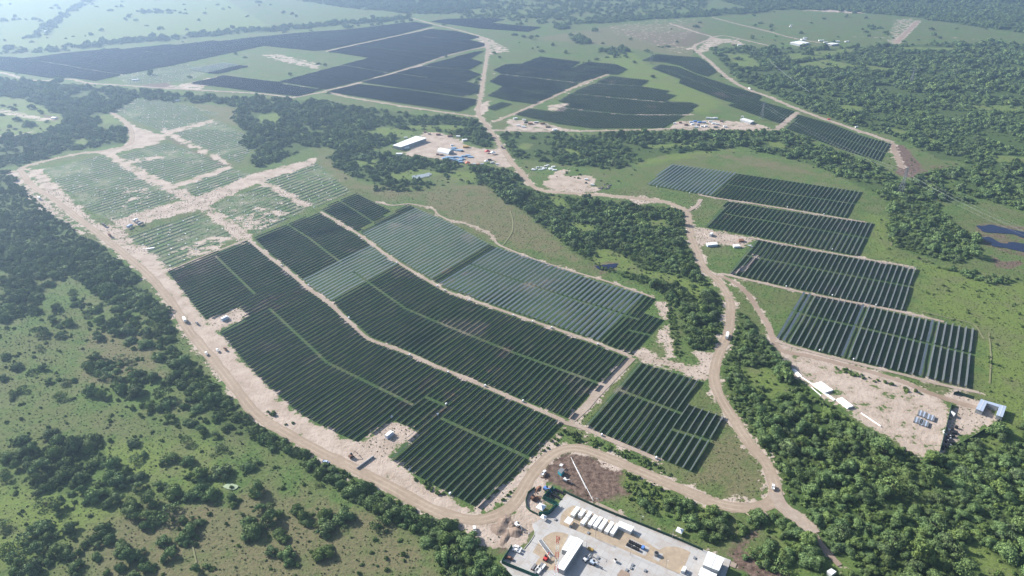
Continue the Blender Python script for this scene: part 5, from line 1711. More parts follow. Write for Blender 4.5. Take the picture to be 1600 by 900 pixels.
for i, (a, b, r1, r2, h_, lab) in enumerate([(788, 815, 7, 4.5, 1.6, 'pale earth mound beside the junction, topmost'), (779, 827, 6, 5, 1.4, 'pale earth mound below the junction'), (806, 831, 5.5, 5, 2.2, 'brown earth mound nearest the parking kerb'), (790, 840, 8, 3, 1.0, 'long low earth mound above the parked pickups'), (800, 820, 4, 3, 1.3, 'small brown heap beside the white digger'), (837, 779, 4, 3, 1.8, 'rusty heap left of the pyramid tent'), (841, 764, 4, 2, 1.2, 'rusty heap near the top of the tent corner')]):
    mound(a, b, r1, r2, h_, M['rust'] if 'rusty' in lab else M['mud'], lab, i + 1.3)

# ------------------------------------------------------------------ vehicles
def pickup(colour=None):
    c = colour or M['white']
    e = empty('pickup_truck', (0, 0, 0))
    b = MB().box((0, 0, 0.78), (5.3, 1.85, 0.62)).box((2.0, 0, 1.08), (1.3, 1.75, 0.18), 0, 0.9)
    b.box((-1.65, 0.87, 1.2), (1.9, 0.1, 0.35)).box((-1.65, -0.87, 1.2), (1.9, 0.1, 0.35)).box((-2.6, 0, 1.2), (0.1, 1.8, 0.35))
    b.build('body', c, e)
    MB().box((0.35, 0, 1.72), (1.9, 1.5, 0.12)).build('cab_roof', c, e)
    MB().box((0.35, 0, 1.38), (2.35, 1.72, 0.62), 0, 0.82).build('window', M['glass'], e)
    for x in (1.65, -1.65):
        for y in (0.85, -0.85):
            w = MB().cyl((x, y, 0.4), 0.4, 0.26, 12, 'y').build('wheel', M['rubber'], e)
            MB().cyl((x, y + math.copysign(0.15, y), 0.4), 0.2, 0.03, 8, 'y').build('rim', M['steel'], w)
    return e


def truck(L=9.0, colour=None, cargo=None, h=3.2):
    e = empty('box_truck', (0, 0, 0))
    MB().box((L / 2 - 1.0, 0, 1.6), (2.0, 2.3, 2.2), 0, 0.92).build('cab', colour or M['white'], e)
    MB().box((L / 2 - 0.06, 0, 2.0), (0.25, 2.0, 0.8)).build('window', M['glass'], e)
    MB().box((-1.1, 0, h / 2 + 0.5), (L - 2.4, 2.45, h - 0.7)).build('cargo_box', cargo or colour or M['white'], e)
    MB().box((0, 0, 0.7), (L - 0.5, 1.0, 0.3)).build('chassis', M['greysteel'], e)
    for x in (L / 2 - 1.2, -L / 2 + 1.2, -L / 2 + 2.4):
        for y in (1.05, -1.05):
            MB().cyl((x, y, 0.5), 0.5, 0.35, 12, 'y').build('wheel', M['rubber'], e)
    return e


def digger(mat):
    e = empty('excavator', (0, 0, 0))
    for s in (-1, 1):
        MB().box((0, s * 1.0, 0.45), (3.6, 0.5, 0.8)).build('track', M['black'], e)
    MB().box((-0.3, 0, 1.5), (2.6, 2.2, 1.2)).build('body', mat, e)
    MB().box((0.5, 0.6, 2.3), (1.3, 0.9, 1.3)).build('cab', M['glass'], e)
    MB().bar((0.9, -0.3, 1.8), (3.2, -0.3, 3.6), 0.22).bar((3.2, -0.3, 3.6), (4.9, -0.3, 1.2), 0.18).build('boom', mat, e)
    MB().box((5.0, -0.3, 0.8), (0.8, 1.0, 0.8), 0, 0.7).build('bucket', M['greysteel'], e)
    return e


def heading(a, b):
    p, q = P(*a), P(*b)
    return math.atan2(q[1] - p[1], q[0] - p[0])


_pk = pickup()
used_pk = [False]


def put_pickup(px, py, toward, label, colour=None):
    if colour is not None:
        e = pickup(colour)
    elif not used_pk[0]:
        e = _pk
        used_pk[0] = True
    else:
        e = copy_tree(_pk)
    e.location = cz(px, py, _zs[0] + 0.02)
    e.rotation_euler = (0, 0, heading((px, py), toward))
    tag(e, label, 'pickup truck', 'white pickup trucks' if colour is None else None)
    return e


put_pickup(1208, 762, (1210, 745), 'white pickup truck rounding the tight bend of the loop road')
put_pickup(322.5, 553, (317, 543), 'white pickup truck on the left dirt road below the first inverter clearing')
put_pickup(340, 548, (335, 541), 'white pickup truck parked on the sand verge with a dark bed')
put_pickup(809.5, 857, (800, 852), 'upper white pickup truck parked in the corner of the green screen')
put_pickup(807, 861.5, (797, 857), 'lower white pickup truck parked in the corner of the green screen')
put_pickup(741.5, 828, (741, 820), 'white pickup truck parked on bare earth below the road curve')
put_pickup(849.5, 740, (855, 733), 'white pickup truck parked beside the shrub strip inside the bend')
put_pickup(509.5, 723, (520, 726), 'small blue and white car beside the hedge on the lower road', M['paleblue'])
put_pickup(1072, 361, (1068, 354), 'white pickup truck on the dirt road by the middle woods')
put_pickup(308, 506, (300, 500), 'dark pickup truck on the verge beside the first inverter clearing', M['greysteel'])
put_pickup(352, 546, (346, 540), 'rusty pickup truck on the sand verge beside the white one', M['rust'])
put_pickup(795, 873, (804, 876), 'brown pickup truck alone in the lower parking corner', M['rust'])
put_pickup(1172, 385, (1180, 387), 'white pickup truck at the right end of the sandy inverter pad')


def put(e, px, py, toward, label, cat):
    e.location = cz(px, py, _zs[0] + 0.02)
    e.rotation_euler = (0, 0, heading((px, py), toward))
    return tag(e, label, cat)


put(truck(10.5), 1136, 526, (1139, 512), 'white van driving down the loop road between the woods', 'van')
put(truck(9.0), 288.5, 501, (284, 493), 'white truck on the left dirt road opposite the first inverter clearing', 'truck')
put(truck(9.0, M['rust'], M['greysteel']), 784, 230.5, (788, 236), 'dark truck at the turning into the shed yard', 'truck')
put(truck(9.0), 1171, 139.5, (1179, 143), 'white truck on the pale road beside the right-hand forest', 'truck')
put(truck(8.0, M['greysteel'], M['black']), 163, 353, (170, 358), 'dark truck on the corner of the unfinished field', 'truck')
put(truck(8.0, M['blue'], M['paleblue']), 203, 355, (212, 350), 'blue truck standing on the sandy crossing', 'truck')
put(truck(8.0), 212, 345.5, (220, 341), 'white truck standing on the sandy crossing', 'truck')
put(truck(8.0, M['greysteel'], M['greysteel']), 220, 351, (228, 347), 'grey truck standing on the sandy crossing', 'truck')
put(truck(7.0), 62, 311, (70, 318), 'white truck among the trees outside the left road', 'truck')
put(truck(7.0, M['rust'], M['rust']), 172, 369, (178, 374), 'rusty truck on the left road near the crossing', 'truck')
put(digger(M['rust']), 549, 714, (556, 710), 'rusty excavator in the second inverter clearing', 'excavator')
put(digger(M['offwhite']), 884, 751.5, (890, 754), 'pale excavator beside the teal cabin', 'excavator')
put(digger(M['white']), 808, 821.5, (813, 826), 'white excavator on the earth mounds by the junction', 'excavator')
put(digger(M['red']), 853, 874, (858, 868), 'red machine beside the mast foot', 'excavator')
put(digger(M['offwhite']), 915.5, 875.5, (920, 872), 'pale machine on the concrete right of the long shed', 'excavator')
put(digger(M['paleblue']), 926, 881, (932, 884), 'blue-grey machine on the concrete, lower right of the long shed', 'excavator')
put(digger(M['blue']), 853, 765, (858, 768), 'blue and white machine at the corner of the zigzag fence', 'excavator')
put(digger(M['rust']), 833, 779, (838, 774), 'rusty machine in the sand behind the pyramid tent', 'excavator')
for k, (a, b, mt, lb) in enumerate([(834, 888, 'rust', 'rusty'), (840, 890, 'greysteel', 'grey'), (845, 886, 'offwhite', 'pale'), (843, 894, 'white', 'white'), (838, 895, 'black', 'black'), (849, 888, 'greysteel', 'steel grey')]):
    e = empty('equipment_crate', cz(a, b), RZ_ROW)
    MB().box((0, 0, 0.9), (4.6, 1.6, 1.6)).build('crate_body', M[mt], e)
    MB().box((0, 0, 1.75), (4.4, 1.4, 0.1)).build('crate_lid', M['offwhite'] if k % 2 else M['greysteel'], e)
    tag(e, lb + ' equipment crate in the row at the lower green fence', 'crate', 'equipment crates by the lower green fence')

lp0 = None
for k, (a, b, w) in enumerate([(878, 805, 'at the left end of the container bed'), (935, 793, 'behind the middle of the container row'), (1000, 820, 'behind the site shed'), (1050, 842, 'at the back fence near the pyramid tent'), (930, 842, 'on the kerb opposite the containers'), (985, 868, 'on the kerb below the transformer racks'), (1040, 888, 'beside the sand circle'), (828, 846, 'by the parking corner'), (916, 860, 'at the corner of the long shed')]):
    if lp0 is None:
        lp0 = empty('lamp_post', (0, 0, 0))
        MB().bar((0, 0, 0), (0, 0, 8.5), 0.11, 6).bar((0, 0, 8.4), (1.5, 0, 8.7), 0.07, 6).build('pole', M['steel'], lp0)
        MB().box((1.6, 0, 8.7), (0.8, 0.35, 0.15)).build('lamp_head', M['offwhite'], lp0)
        e = lp0
    else:
        e = copy_tree(lp0)
    e.location = cz(a, b)
    e.rotation_euler = (0, 0, random.uniform(0, 6.28))
    tag(e, 'thin grey lamp post ' + w, 'lamp post', 'lamp posts in the compound')
for k, (a, b, mt, w) in enumerate([(921, 872, 'steel', 'grey box left of the two machines'), (934, 873, 'greysteel', 'dark box above the blue-grey machine'), (988, 884, 'greysteel', 'dark box beside the brown earth pit'), (1008, 893, 'black', 'black box on the concrete at the bottom'), (979, 892, 'offwhite', 'pale box by the brown earth pit'), (986, 889, 'black', 'black box by the brown earth pit'), (1075, 897, 'white', 'white box near the control building annex'), (1085, 873, 'steel', 'grey box on the paving above the cabin'), (868, 813, 'black', 'small black box on the concrete by the gatehouse'), (891, 824, 'black', 'dark machine in the shade of the flat carport'), (919, 834, 'offwhite', 'small pale box on the kerb by the containers')]):
    e = empty('utility_box', cz(a, b), RZ_ROW)
    MB().box((0, 0, 0.55), (1.9, 1.3, 1.1)).build('box_body', M[mt], e)
    MB().box((0, 0, 1.14), (2.0, 1.4, 0.08)).build('box_lid', M['steel'], e)
    tag(e, w, 'box')

# inverter stations
for px_, py_, tilt_, lab in ((352, 499.5, 0, 'white and blue inverter cabin in the first roadside clearing'), (609, 681.5, 0, 'white and blue inverter cabin in the second roadside clearing'), (1111, 368, 1, 'white and grey inverter cabin on the sandy pad by the right-hand arrays')):
    e = empty('inverter_cabin', cz(px_, py_), RZ_ROW)
    MB().box((0, 0, 0.25), (8.2, 3.4, 0.5)).build('plinth', M['kerb'], e)
    MB().box((-0.6, 0, 1.9), (6.2, 2.5, 2.8)).build('cabin_body', M['paleblue'] if not tilt_ else M['offwhite'], e)
    MB().box((-0.6, 0, 3.36), (6.4, 2.7, 0.12)).build('roof', M['white'], e)
    MB().box((3.3, 0, 1.3), (1.3, 2.0, 1.6)).build('transformer', M['white'], e)
    MB().box((-3.75, 0, 1.7), (0.06, 1.9, 2.2)).build('door', M['offwhite'], e)
    tag(e, lab, 'inverter cabin')
building('site_cabin', [([(1103, 379.5), (1119, 378), (1122, 381.5), (1106, 383)], 2.8, M['white'])], 'long white cabin at the lower edge of the sandy inverter pad', 'cabin', M['paleblue'])
building('site_cabin', [([(1145, 382), (1155, 382), (1157, 384.5), (1147, 385)], 2.4, M['white'])], 'small white cabin at the right of the sandy inverter pad', 'cabin', M['offwhite'])
building('site_cabin', [([(1154, 373), (1162, 373), (1163, 376), (1155, 376)], 2.2, M['rust'])], 'rusty shed on the sandy inverter pad', 'shed', M['rust'])
o = MB().box((0, 0, 0.4), (9, 2.6, 0.7)).build('white_slab_stack', M['white'], None, cz(235, 388.5), 0.4)
tag(o, 'white slab stack lying in the unfinished field', 'stack')

# combiner boxes along the sandy paths
box0 = None
for a, b in [(440, 416), (482, 447), (561, 370), (620, 412), (683, 448), (695, 455), (733, 470), (802, 494), (832, 504), (862, 513), (934, 539), (545, 498), (640, 556), (700, 583), (758, 604), (817, 628), (640, 735), (703, 773), (612, 653), (940, 681), (1025, 717), (697, 633), (684, 649), (1228, 449), (1300, 463), (1368, 478), (1300, 391), (1242, 383), (1230, 325), (1287, 336), (1280, 549), (1333, 563), (1077, 303), (1026, 293)]:
    if box0 is None:
        box0 = empty('combiner_box', (0, 0, 0), RZ_ROW)
        MB().box((0, 0, 1.25), (1.7, 1.0, 1.5)).build('cabinet', M['white'], box0)
        MB().bar((-0.6, 0, 0), (-0.6, 0, 0.6), 0.08).bar((0.6, 0, 0), (0.6, 0, 0.6), 0.08).build('stand', M['steel'], box0)
        e = box0
    else:
        e = copy_tree(box0)
    e.location = cz(a, b)
    side = 'in the right-hand arrays' if a > 1050 and b < 600 else ('along the upper sandy path' if (a, b) in PATH2 or (b < 540 and a > 555) else 'along the lower sandy path and verge')
    tag(e, 'white combiner box at a row end ' + side, 'electrical box', 'white combiner boxes ' + side)

# ------------------------------------------------------------------ storage yard on the right
def pipe_stack(a, b, n, r, L, label, layers=1, mat=None):
    e = empty('pipe_stack', cz(*a), heading(a, b))
    mb = MB()
    for k in range(layers):
        for i in range(n - k):
            mb.bar((0, (i - (n - k) / 2) * r * 2.05, r + k * r * 1.75), (L, (i - (n - k) / 2) * r * 2.05, r + k * r * 1.75), r, 8)
    mb.build('pipes', mat or M['white'], e)
    mc = MB()
    for x in (L * 0.2, L * 0.8):
        mc.box((x, 0, 0.06), (0.25, n * r * 2.1, 0.12))
    mc.build('bearer', M['mud'], e)
    return tag(e, label, 'pipes')


pipe_stack((1240, 577.5), (1249, 587), 4, 0.45, 11, 'short stack of white pipes at the upper edge of the yard')
pipe_stack((1277, 600), (1290, 609.5), 10, 0.50, 13, 'widest stack of white pipes at the edge of the yard', 2)
pipe_stack((1312, 624.5), (1323, 633), 6, 0.55, 12, 'bulky stack of white pipes beside a brown bare patch', 2)
pipe_stack((1252, 589), (1264, 597), 1, 0.5, 13, 'single white pipe between the first two stacks')
pipe_stack((1285.5, 612), (1298, 621), 3, 0.4, 13, 'three white pipes below the widest stack')
pipe_stack((1346, 646), (1361, 656), 1, 0.5, 18, 'single white pipe lying alone in the yard')
pipe_stack((1268, 605.5), (1278, 614), 1, 0.4, 12, 'thin white pipe against the trees')
for k, (a, b) in enumerate([(1440.5, 648), (1453, 653.5), (1434.5, 658.5), (1443.5, 662.5)]):
    e = empty('panel_stack', cz(a, b), RZ_ROW - 0.05)
    for i in range(5):
        MB().box((0, (i - 2) * 1.28, 0.7), (7.6, 1.05, 1.3)).build('panel_crate', M['bluesheet'] if i % 2 else M['greysteel'], e)
    tag(e, ['upper left', 'upper right', 'lower left', 'lower right'][k] + ' block of crated grey-green panels on the sandy yard', 'crates', 'blocks of crated panels on the yard')
building('open_shed', [(q1420((845, 175), (925, 200), (870, 320), (785, 290)), 4.2, M['bluesheet']), (q1420((925, 200), (1065, 240), (1052, 268), (913, 222)), 4.2, M['bluesheet']), (q1420((1065, 240), (1145, 260), (1100, 388), (1025, 362)), 4.2, M['bluesheet'])], 'blue-grey U-shaped shed in the fenced corner yard', 'shed')
building('site_cabin', [(q1420((485, 322), (500, 314), (550, 345), (535, 365)), 2.6, M['white'])], 'white cabin by the gate of the fenced yard', 'cabin', M['offwhite'])
for k in range(34):
    t = random.random()
    a = 1470 + 5 + t * 14 + random.uniform(-4, 10) * (1 - t * 0.3)
    b = 702 - t * 32 + random.uniform(-3, 3)
    e = link_mesh('black_drum', bpy.data.meshes['black_drum'] if 'black_drum' in bpy.data.meshes else MB().cyl((0, 0, 0.8), 0.9, 1.6, 10).add([(0.25, 0.25, 1.6), (0.6, 0.25, 1.6), (0.6, 0.6, 1.75), (0.25, 0.6, 1.75)], [(0, 1, 2, 3)]).build('black_drum_source', M['black']).data, None, None, cz(a, b), random.uniform(0, 6))
    if e.data.name != 'black_drum':
        e.data.name = 'black_drum'
    e.scale = (random.uniform(0.7, 1.3),) * 3
    tag(e, 'black drum in the dark heap along the left fence of the corner yard', 'drum', 'black drums heaped in the corner yard')
for o_ in [q for q in bpy.data.objects if q.name.startswith('black_drum_source')]:
    bpy.data.objects.remove(o_)
for k in range(9):
    e = link_mesh('grey_sack', bpy.data.meshes['grey_sack'] if 'grey_sack' in bpy.data.meshes else None or MB().box((0, 0, 0.7), (1.7, 1.3, 1.4), 0, 0.75).build('grey_sack_source', M['offwhite']).data, None, None, cz(1474 + random.uniform(0, 18), 697 - random.uniform(0, 26)), random.uniform(0, 6))
    e.data.name = 'grey_sack'
    tag(e, 'pale sack on the dark heap in the corner yard', 'sack', 'pale sacks in the corner yard')
for o_ in [q for q in bpy.data.objects if q.name.startswith('grey_sack_source')]:
    bpy.data.objects.remove(o_)

# ------------------------------------------------------------------ far sheds and yards
def q600(*pts):
    return [(600 + a / 8, 190 + b / 8) for a, b in pts]


building('warehouse', [(q600((105, 295), (400, 178), (535, 205), (210, 318)), 6.0, M['roofwhite'])], 'very long white roofed warehouse beside the far woods', 'warehouse')


def tunnel(px, py, L, w, h, rz, mat, label):
    e = empty('tunnel_tent', cz(px, py), rz)
    n = 10
    vs, fs = [], []
    for x in (-L / 2, L / 2):
        for i in range(n + 1):
            a = math.pi * i / n
            vs.append((x, -w / 2 * math.cos(a), h * math.sin(a)))
    for i in range(n):
        fs.append((i, i + n + 1, i + n + 2, i + 1))
    MB().add(vs, fs).build('canopy', mat, e)
    MB().add([v for v in vs[n + 1:]], [tuple(range(n + 1))]).build('end_wall', M['greywall'], e)
    MB().add([v for v in vs[:n + 1]], [tuple(range(n + 1))[::-1]]).build('end_wall', M['greywall'], e)
    return tag(e, label, 'tent')


tunnel(696, 238.5, 24, 15, 6.5, heading((686, 236), (706, 240)), M['tarp'], 'white tunnel tent in the middle of the far shed yard')
bl0 = None
for k, (a, b, w) in enumerate([(695, 248, 5), (700, 246.5, 6), (706, 247, 6), (712, 246, 6), (718, 246.5, 6), (724, 245, 6), (731, 244, 6), (735, 246, 5), (704, 250, 6), (711, 250.5, 6), (718, 251, 6), (713, 254, 6), (720, 254, 6), (722, 249, 6), (702, 234, 6), (708, 234.5, 6), (714, 235.5, 6), (719, 236, 5), (709, 232, 5)]):
    if bl0 is None:
        bl0 = empty('tarpaulin_stack', (0, 0, 0))
        MB().box((0, 0, 1.0), (9, 5, 2.0), 0, 0.9).build('cover', M['bluetarp'], bl0)
        MB().box((0, 0, 0.1), (9.4, 5.3, 0.2)).build('pallet', M['mud'], bl0)
        e = bl0
    else:
        e = copy_tree(bl0)
    e.location = cz(a, b)
    e.rotation_euler = (0, 0, random.uniform(-0.3, 0.3))
    s = random.uniform(0.75, 1.15)
    e.scale = (s, s, random.uniform(0.7, 1.2))
    up = b < 240
    tag(e, 'blue tarpaulin stack %s the white tunnel tent' % ('just behind' if up else 'in the blue heap below'), 'stack', 'blue tarpaulin stacks %s the tunnel tent' % ('behind' if up else 'below'))
shelter(762, 239, 9, 7, 3, 'red canopy at the entrance of the far shed yard', True, M['red'], 'red_tent', 0.2, 'tent')
shelter(770.5, 241, 8, 7, 3, 'white canopy beside the red one at the yard entrance', True, M['tarp'], 'pyramid_tent', 0.2, 'tent')
shelter(731, 257, 8, 7, 3, 'orange-red canopy at the lower edge of the far shed yard', True, plain('orange_canvas', (0.55, 0.13, 0.06), 0.6), 'red_tent', 0.2, 'tent')
shelter(760, 254.5, 6, 5, 3, 'small white canopy at the lower right of the far shed yard', True, M['tarp'], 'pyramid_tent', 0.2, 'tent')
FAR = [(635, 232, 'white', 9, 'white cabin below the long warehouse'), (634, 216, 'offwhite', 6, 'pale cabin behind the long warehouse'), (624, 242, 'white', 10, 'white cabin in the trees below the warehouse'), (716, 214, 'white', 7, 'white roofed cabin at the top of the shed yard'), (726, 220, 'offwhite', 9, 'pale cabin against the woods above the shed yard'),
       (664, 207, 'rust', 5, 'rusty hut at the top left of the shed yard'), (671, 210, 'mud', 5, 'brown hut at the top of the shed yard'), (685, 211, 'rust', 8, 'rusty stack at the top of the shed yard'), (703, 213.5, 'rust', 9, 'brown stack near the top right of the shed yard'), (706, 227.5, 'white', 5, 'white van-sized cabin above the tunnel tent'), (728, 230.5, 'yellow', 10, 'ochre stack on the open floor of the shed yard'),
       (741, 257, 'white', 5, 'white hut in the lower row of the shed yard'), (747, 258, 'red', 5, 'red hut in the lower row of the shed yard'), (753, 257, 'paleblue', 5, 'pale blue hut in the lower row of the shed yard'), (769, 255, 'offwhite', 6, 'pale hut at the right end of the lower row'), (777, 257.5, 'white', 5, 'white hut beside the road below the shed yard'),
       (765, 250.5, 'black', 6, 'dark stack near the road at the shed yard'), (690, 243, 'rust', 6, 'rusty crate left of the blue heap'), (684, 242, 'mud', 5, 'brown crate left of the tunnel tent'), (722, 237, 'black', 4, 'black box right of the blue stacks'),
       (867, 203.5, 'white', 8, 'white cabin at the foot of the central array'), (810, 197, 'white', 7, 'white cabin in the scrap yard by the road'), (818, 199, 'white', 8, 'white trailer in the scrap yard by the road'), (805, 186, 'offwhite', 8, 'pale cabin at the upper end of the scrap yard'), (819, 188, 'offwhite', 7, 'pale hut above the scrap yard'), (838, 192, 'greysteel', 8, 'grey hut in the scrap yard'), (829, 194, 'rust', 9, 'rusty pile in the scrap yard'), (848, 194, 'rust', 9, 'brown pile in the scrap yard'), (822, 192, 'black', 7, 'black pile in the scrap yard'), (856, 199, 'mud', 9, 'earth brown stack near the white cabin'),
       (926, 289.5, 'white', 5, 'white hut with teal side on the bare patch'), (916, 281, 'offwhite', 5, 'pale rubble block on the bare patch'),
       (1255, 62.5, 'white', 16, 'white hut beside the largest far right roof'), (1258, 60, 'offwhite', 12, 'pale hut behind the largest far right roof'), (1308, 65.5, 'white', 14, 'white hut second from right in the far line'), (1323, 65.5, 'white', 14, 'white hut rightmost in the far line'), (1283, 64, 'white', 16, 'white hut in the middle of the far line'), (1290, 67, 'offwhite', 12, 'pale hut low in the middle of the far line'),
       (1235, 42, 'white', 8, 'lone white hut out in the far right field'), (1236, 40, 'white', 8, 'lone white box out in the far right field'), (1155, 71, 'white', 10, 'white hut by the far road fork'), (1146, 71, 'rust', 10, 'rusty hut by the far road fork'),
       (1335, 190.5, 'rust', 6, 'rusty box beside the pale forest road'), (1338, 199, 'white', 6, 'white box beside the pale forest road'), (1295, 187, 'red', 5, 'red box beside the pale forest road'), (75, 49, 'white', 22, 'pale shed in the far left meadow'), (212, 126, 'white', 14, 'pale stack by the far left field'), (277, 158, 'white', 9, 'pale container at the head of the unfinished field'), (85, 185.5, 'white', 10, 'white hut on the far left clearing'),
       (1054, 193.5, 'white', 5, 'white hut at the left of the equipment lot'), (1160, 183, 'white', 5, 'white hut right of the equipment lot')]
for a, b, mt, w, lb in FAR:
    e = empty('site_cabin' if 'pile' not in lb and 'stack' not in lb else 'supply_stack', cz(a, b), random.uniform(-0.3, 0.5))
    d = w * random.uniform(0.35, 0.6)
    h = min(3.0, 1.2 + w * 0.15)
    MB().box((0, 0, h / 2), (w, d, h)).build('wall', M[mt], e)
    MB().add([(-w * .53, -d * .56, h), (w * .53, -d * .56, h), (w * .53, d * .56, h), (-w * .53, d * .56, h), (-w * .53, 0, h + .5), (w * .53, 0, h + .5)], [(0, 1, 5, 4), (2, 3, 4, 5), (1, 2, 5), (3, 0, 4), (3, 2, 1, 0)]).build('roof', M[mt] if mt in ('rust', 'mud', 'black', 'red', 'yellow') else M['white'], e)
    tag(e, lb, 'cabin' if e.name.startswith('site') else 'stack')
building('far_warehouse', [([(1234, 66), (1250, 63.5), (1265, 66.5), (1250, 69.5)], 6.0, M['roofwhite'])], 'largest white roofed shed at the edge of the far right field', 'warehouse')
building('far_warehouse', [([(1290, 68), (1300, 66.5), (1312, 68), (1300, 69.5)], 5.0, M['roofwhite'])], 'second largest white roofed shed at the edge of the far right field', 'warehouse')
building('pale_shed', [(([(1156, 186), (1162, 184), (1179, 189), (1173, 191.5)]), 4.0, M['offwhite'])], 'long pale shed on the brown lot below the forest arrays', 'shed')
# equipment lot below the forest arrays
LOT = [(1063, 192.5, 'rust'), (1080, 192, 'paleblue'), (1086, 190.5, 'blue'), (1093, 192, 'blue'), (1100, 192, 'paleblue'), (1082, 195, 'white'), (1091, 196, 'greysteel'), (1097, 198.5, 'white'), (1110, 191, 'white'), (1112, 186, 'white'), (1118, 185.5, 'white'), (1106, 185.5, 'offwhite'), (1115, 194, 'white'), (1121, 195, 'offwhite'), (1133, 199, 'white'), (1103, 198, 'white'), (1118, 199.5, 'greysteel'), (1088, 199.5, 'white'), (1072, 196, 'rust'), (1127, 190, 'mud')]
for k, (a, b, mt) in enumerate(LOT):
    e = empty('lot_container', cz(a, b), random.uniform(-0.3, 0.3))
    w = random.uniform(5, 8)
    MB().box((0, 0, 1.4), (w, 2.8, 2.7)).build('container_body', M[mt], e)
    MB().box((0, 0, 2.82), (w + 0.1, 2.9, 0.12)).build('container_roof', M['white'] if mt in ('white', 'offwhite') else M[mt], e)
    cn = {'rust': 'rusty', 'paleblue': 'pale blue', 'blue': 'blue', 'white': 'white', 'greysteel': 'grey', 'offwhite': 'off-white', 'mud': 'brown'}[mt]
    tag(e, cn + ' container in the crowded equipment lot below the forest arrays', 'container', cn + ' containers in the equipment lot')
# heap of white sheets on the green mound
for k in range(16):
    a, b = 833 + random.uniform(0, 34), 262 + random.uniform(-4.5, 4.5)
    o = MB().box((0, 0, 0.7), (random.uniform(5, 9), random.uniform(2, 3), 1.3), 0, 0.85).build('white_bale', M['tarp'] if k % 3 else M['offwhite'], None, cz(a, b), random.uniform(-0.4, 0.4))
    tag(o, 'white wrapped bale in the pale heap on the grass near the middle road', 'bale', 'white bales heaped on the grass')
for k in range(14):
    a, b = 938 + random.uniform(-4, 18), 292 + random.uniform(-3.5, 3.5)
    o = MB().box((0, 0, 0.5), (random.uniform(3, 6), random.uniform(1.5, 2.5), 1.0), 0, 0.7).build('scrap_pile', M['junk'], None, cz(a, b), random.uniform(0, 3))
    tag(o, 'grey scrap pile beside the bare earth patch', 'scrap', 'grey scrap piles beside the bare patch')

# ------------------------------------------------------------------ pylons and cables
def pylon(px, py, h, label, rz=0.6):
    e = empty('power_pylon', cz(px, py), rz)
    mb = MB()
    lv = [(0, 3.6), (0.3, 2.5), (0.55, 1.5), (0.72, 1.0), (1.0, 0.55)]
    for (t0, w0), (t1, w1) in zip(lv[:-1], lv[1:]):
        c0 = [(s * w0, q * w0, t0 * h) for s, q in ((-1, -1), (1, -1), (1, 1), (-1, 1))]
        c1 = [(s * w1, q * w1, t1 * h) for s, q in ((-1, -1), (1, -1), (1, 1), (-1, 1))]
        for i in range(4):
            j = (i + 1) % 4
            mb.bar(c0[i], c1[i], 0.19)
            mb.bar(c0[i], c1[j], 0.12)
            mb.bar(c0[j], c1[i], 0.12)
            mb.bar(c1[i], c1[j], 0.12)
    mb.build('lattice_body', M['steel'], e)
    for t, w in ((0.74, 6.5), (0.86, 5.5), (0.98, 4.5)):
        a = MB()
        for s in (-1, 1):
            a.bar((0, 0.6, t * h), (s * w, 0, t * h + 0.3), 0.14)
            a.bar((0, -0.6, t * h), (s * w, 0, t * h + 0.3), 0.14)
            a.bar((0, 0, t * h + 1.4), (s * w, 0, t * h + 0.3), 0.12)
            a.bar((s * w, 0, t * h + 0.3), (s * w, 0, t * h - 1.6), 0.12)
        a.build('cross_arm', M['steel'], e)
    return tag(e, label, 'pylon')


PY = [(1406.5, 303.5, 40, 'tall steel lattice pylon rising from the dark tree clump on the right'), (1189.5, 187, 36, 'steel lattice pylon beside the arrays below the forest'), (1423, 130, 36, 'faint lattice pylon standing in the right-hand forest'), (1017, 100, 34, 'faint lattice pylon at the tip of the far arrays')]
for q in PY:
    pylon(*q)


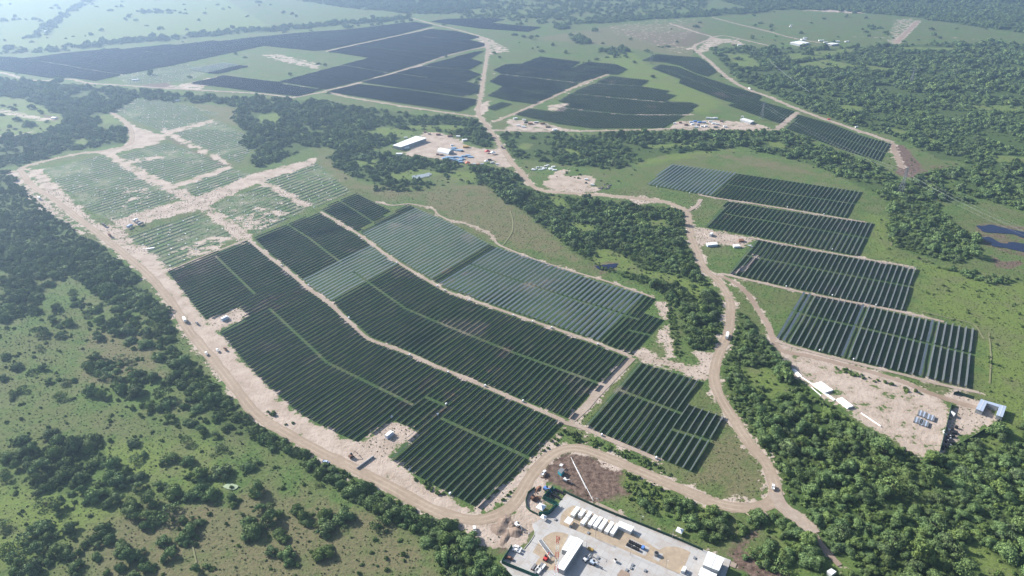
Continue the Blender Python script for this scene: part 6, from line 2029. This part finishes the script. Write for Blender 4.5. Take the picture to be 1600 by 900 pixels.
def cable(a, b, sag, label, grp, n=16, r=0.05):
    mb = MB()
    pts = []
    for i in range(n + 1):
        t = i / n
        pts.append((a[0] + (b[0] - a[0]) * t, a[1] + (b[1] - a[1]) * t, a[2] + (b[2] - a[2]) * t - sag * 4 * t * (1 - t)))
    for p, q in zip(pts[:-1], pts[1:]):
        mb.bar(p, q, r)
    tag(mb.build('power_cable', M['steel']), label, 'cable', grp)


p0 = P(1406.5, 303.5)
tgt = P(1760, 470)
dirv = Vector((tgt[0] - p0[0], tgt[1] - p0[1])).normalized()
sidev = Vector((-dirv.y, dirv.x))
for s, t in ((-6, 0.74), (6, 0.74), (-5, 0.86), (5, 0.86)):
    a = (p0[0] + sidev.x * s * 0.8, p0[1] + sidev.y * s * 0.8, 40 * t)
    b = (tgt[0] + sidev.x * s * 0.8, tgt[1] + sidev.y * s * 0.8, 40 * t)
    cable(a, b, 9, 'thin cable strung from the tall pylon towards the pond', 'cables from the tall pylon to the pond')
p1 = P(1189.5, 187)
for s in (-5, 5):
    cable((p0[0] + s, p0[1], 32), (p1[0] + s, p1[1], 29), 8, 'thin cable strung between the tall pylon and the one by the forest arrays', 'cables between the two right pylons')
p2 = P(1423, 130)
for i, (a, b, lb) in enumerate((((1200, 104), (1262, 155), 'thin pale cable line over the right-hand forest'),)):
    q0, q1 = P(*a), P(*b)
    cable((q0[0], q0[1], 16), (q1[0], q1[1], 16), 2, lb, 'forest cable', r=0.2)

# ------------------------------------------------------------------ haze
hm = bpy.data.materials.new('haze')
hm.use_nodes = True
nt = hm.node_tree
nt.nodes.remove(nt.nodes['Principled BSDF'])
pv = nt.nodes.new('ShaderNodeVolumePrincipled')
pv.inputs['Color'].default_value = (0.49, 0.69, 1.0, 1)
pv.inputs['Density'].default_value = HAZE_DENSITY
pv.inputs['Anisotropy'].default_value = HAZE_G
nt.links.new(pv.outputs[0], nt.nodes['Material Output'].inputs['Volume'])
hz = MB().box((0, 4300, (CAM_H + 4 - 1) / 2), (18000, 10200, CAM_H + 5)).build('haze', hm)
tag(hz, 'thin pale blue haze lying over the whole plain', 'haze', kind='stuff')
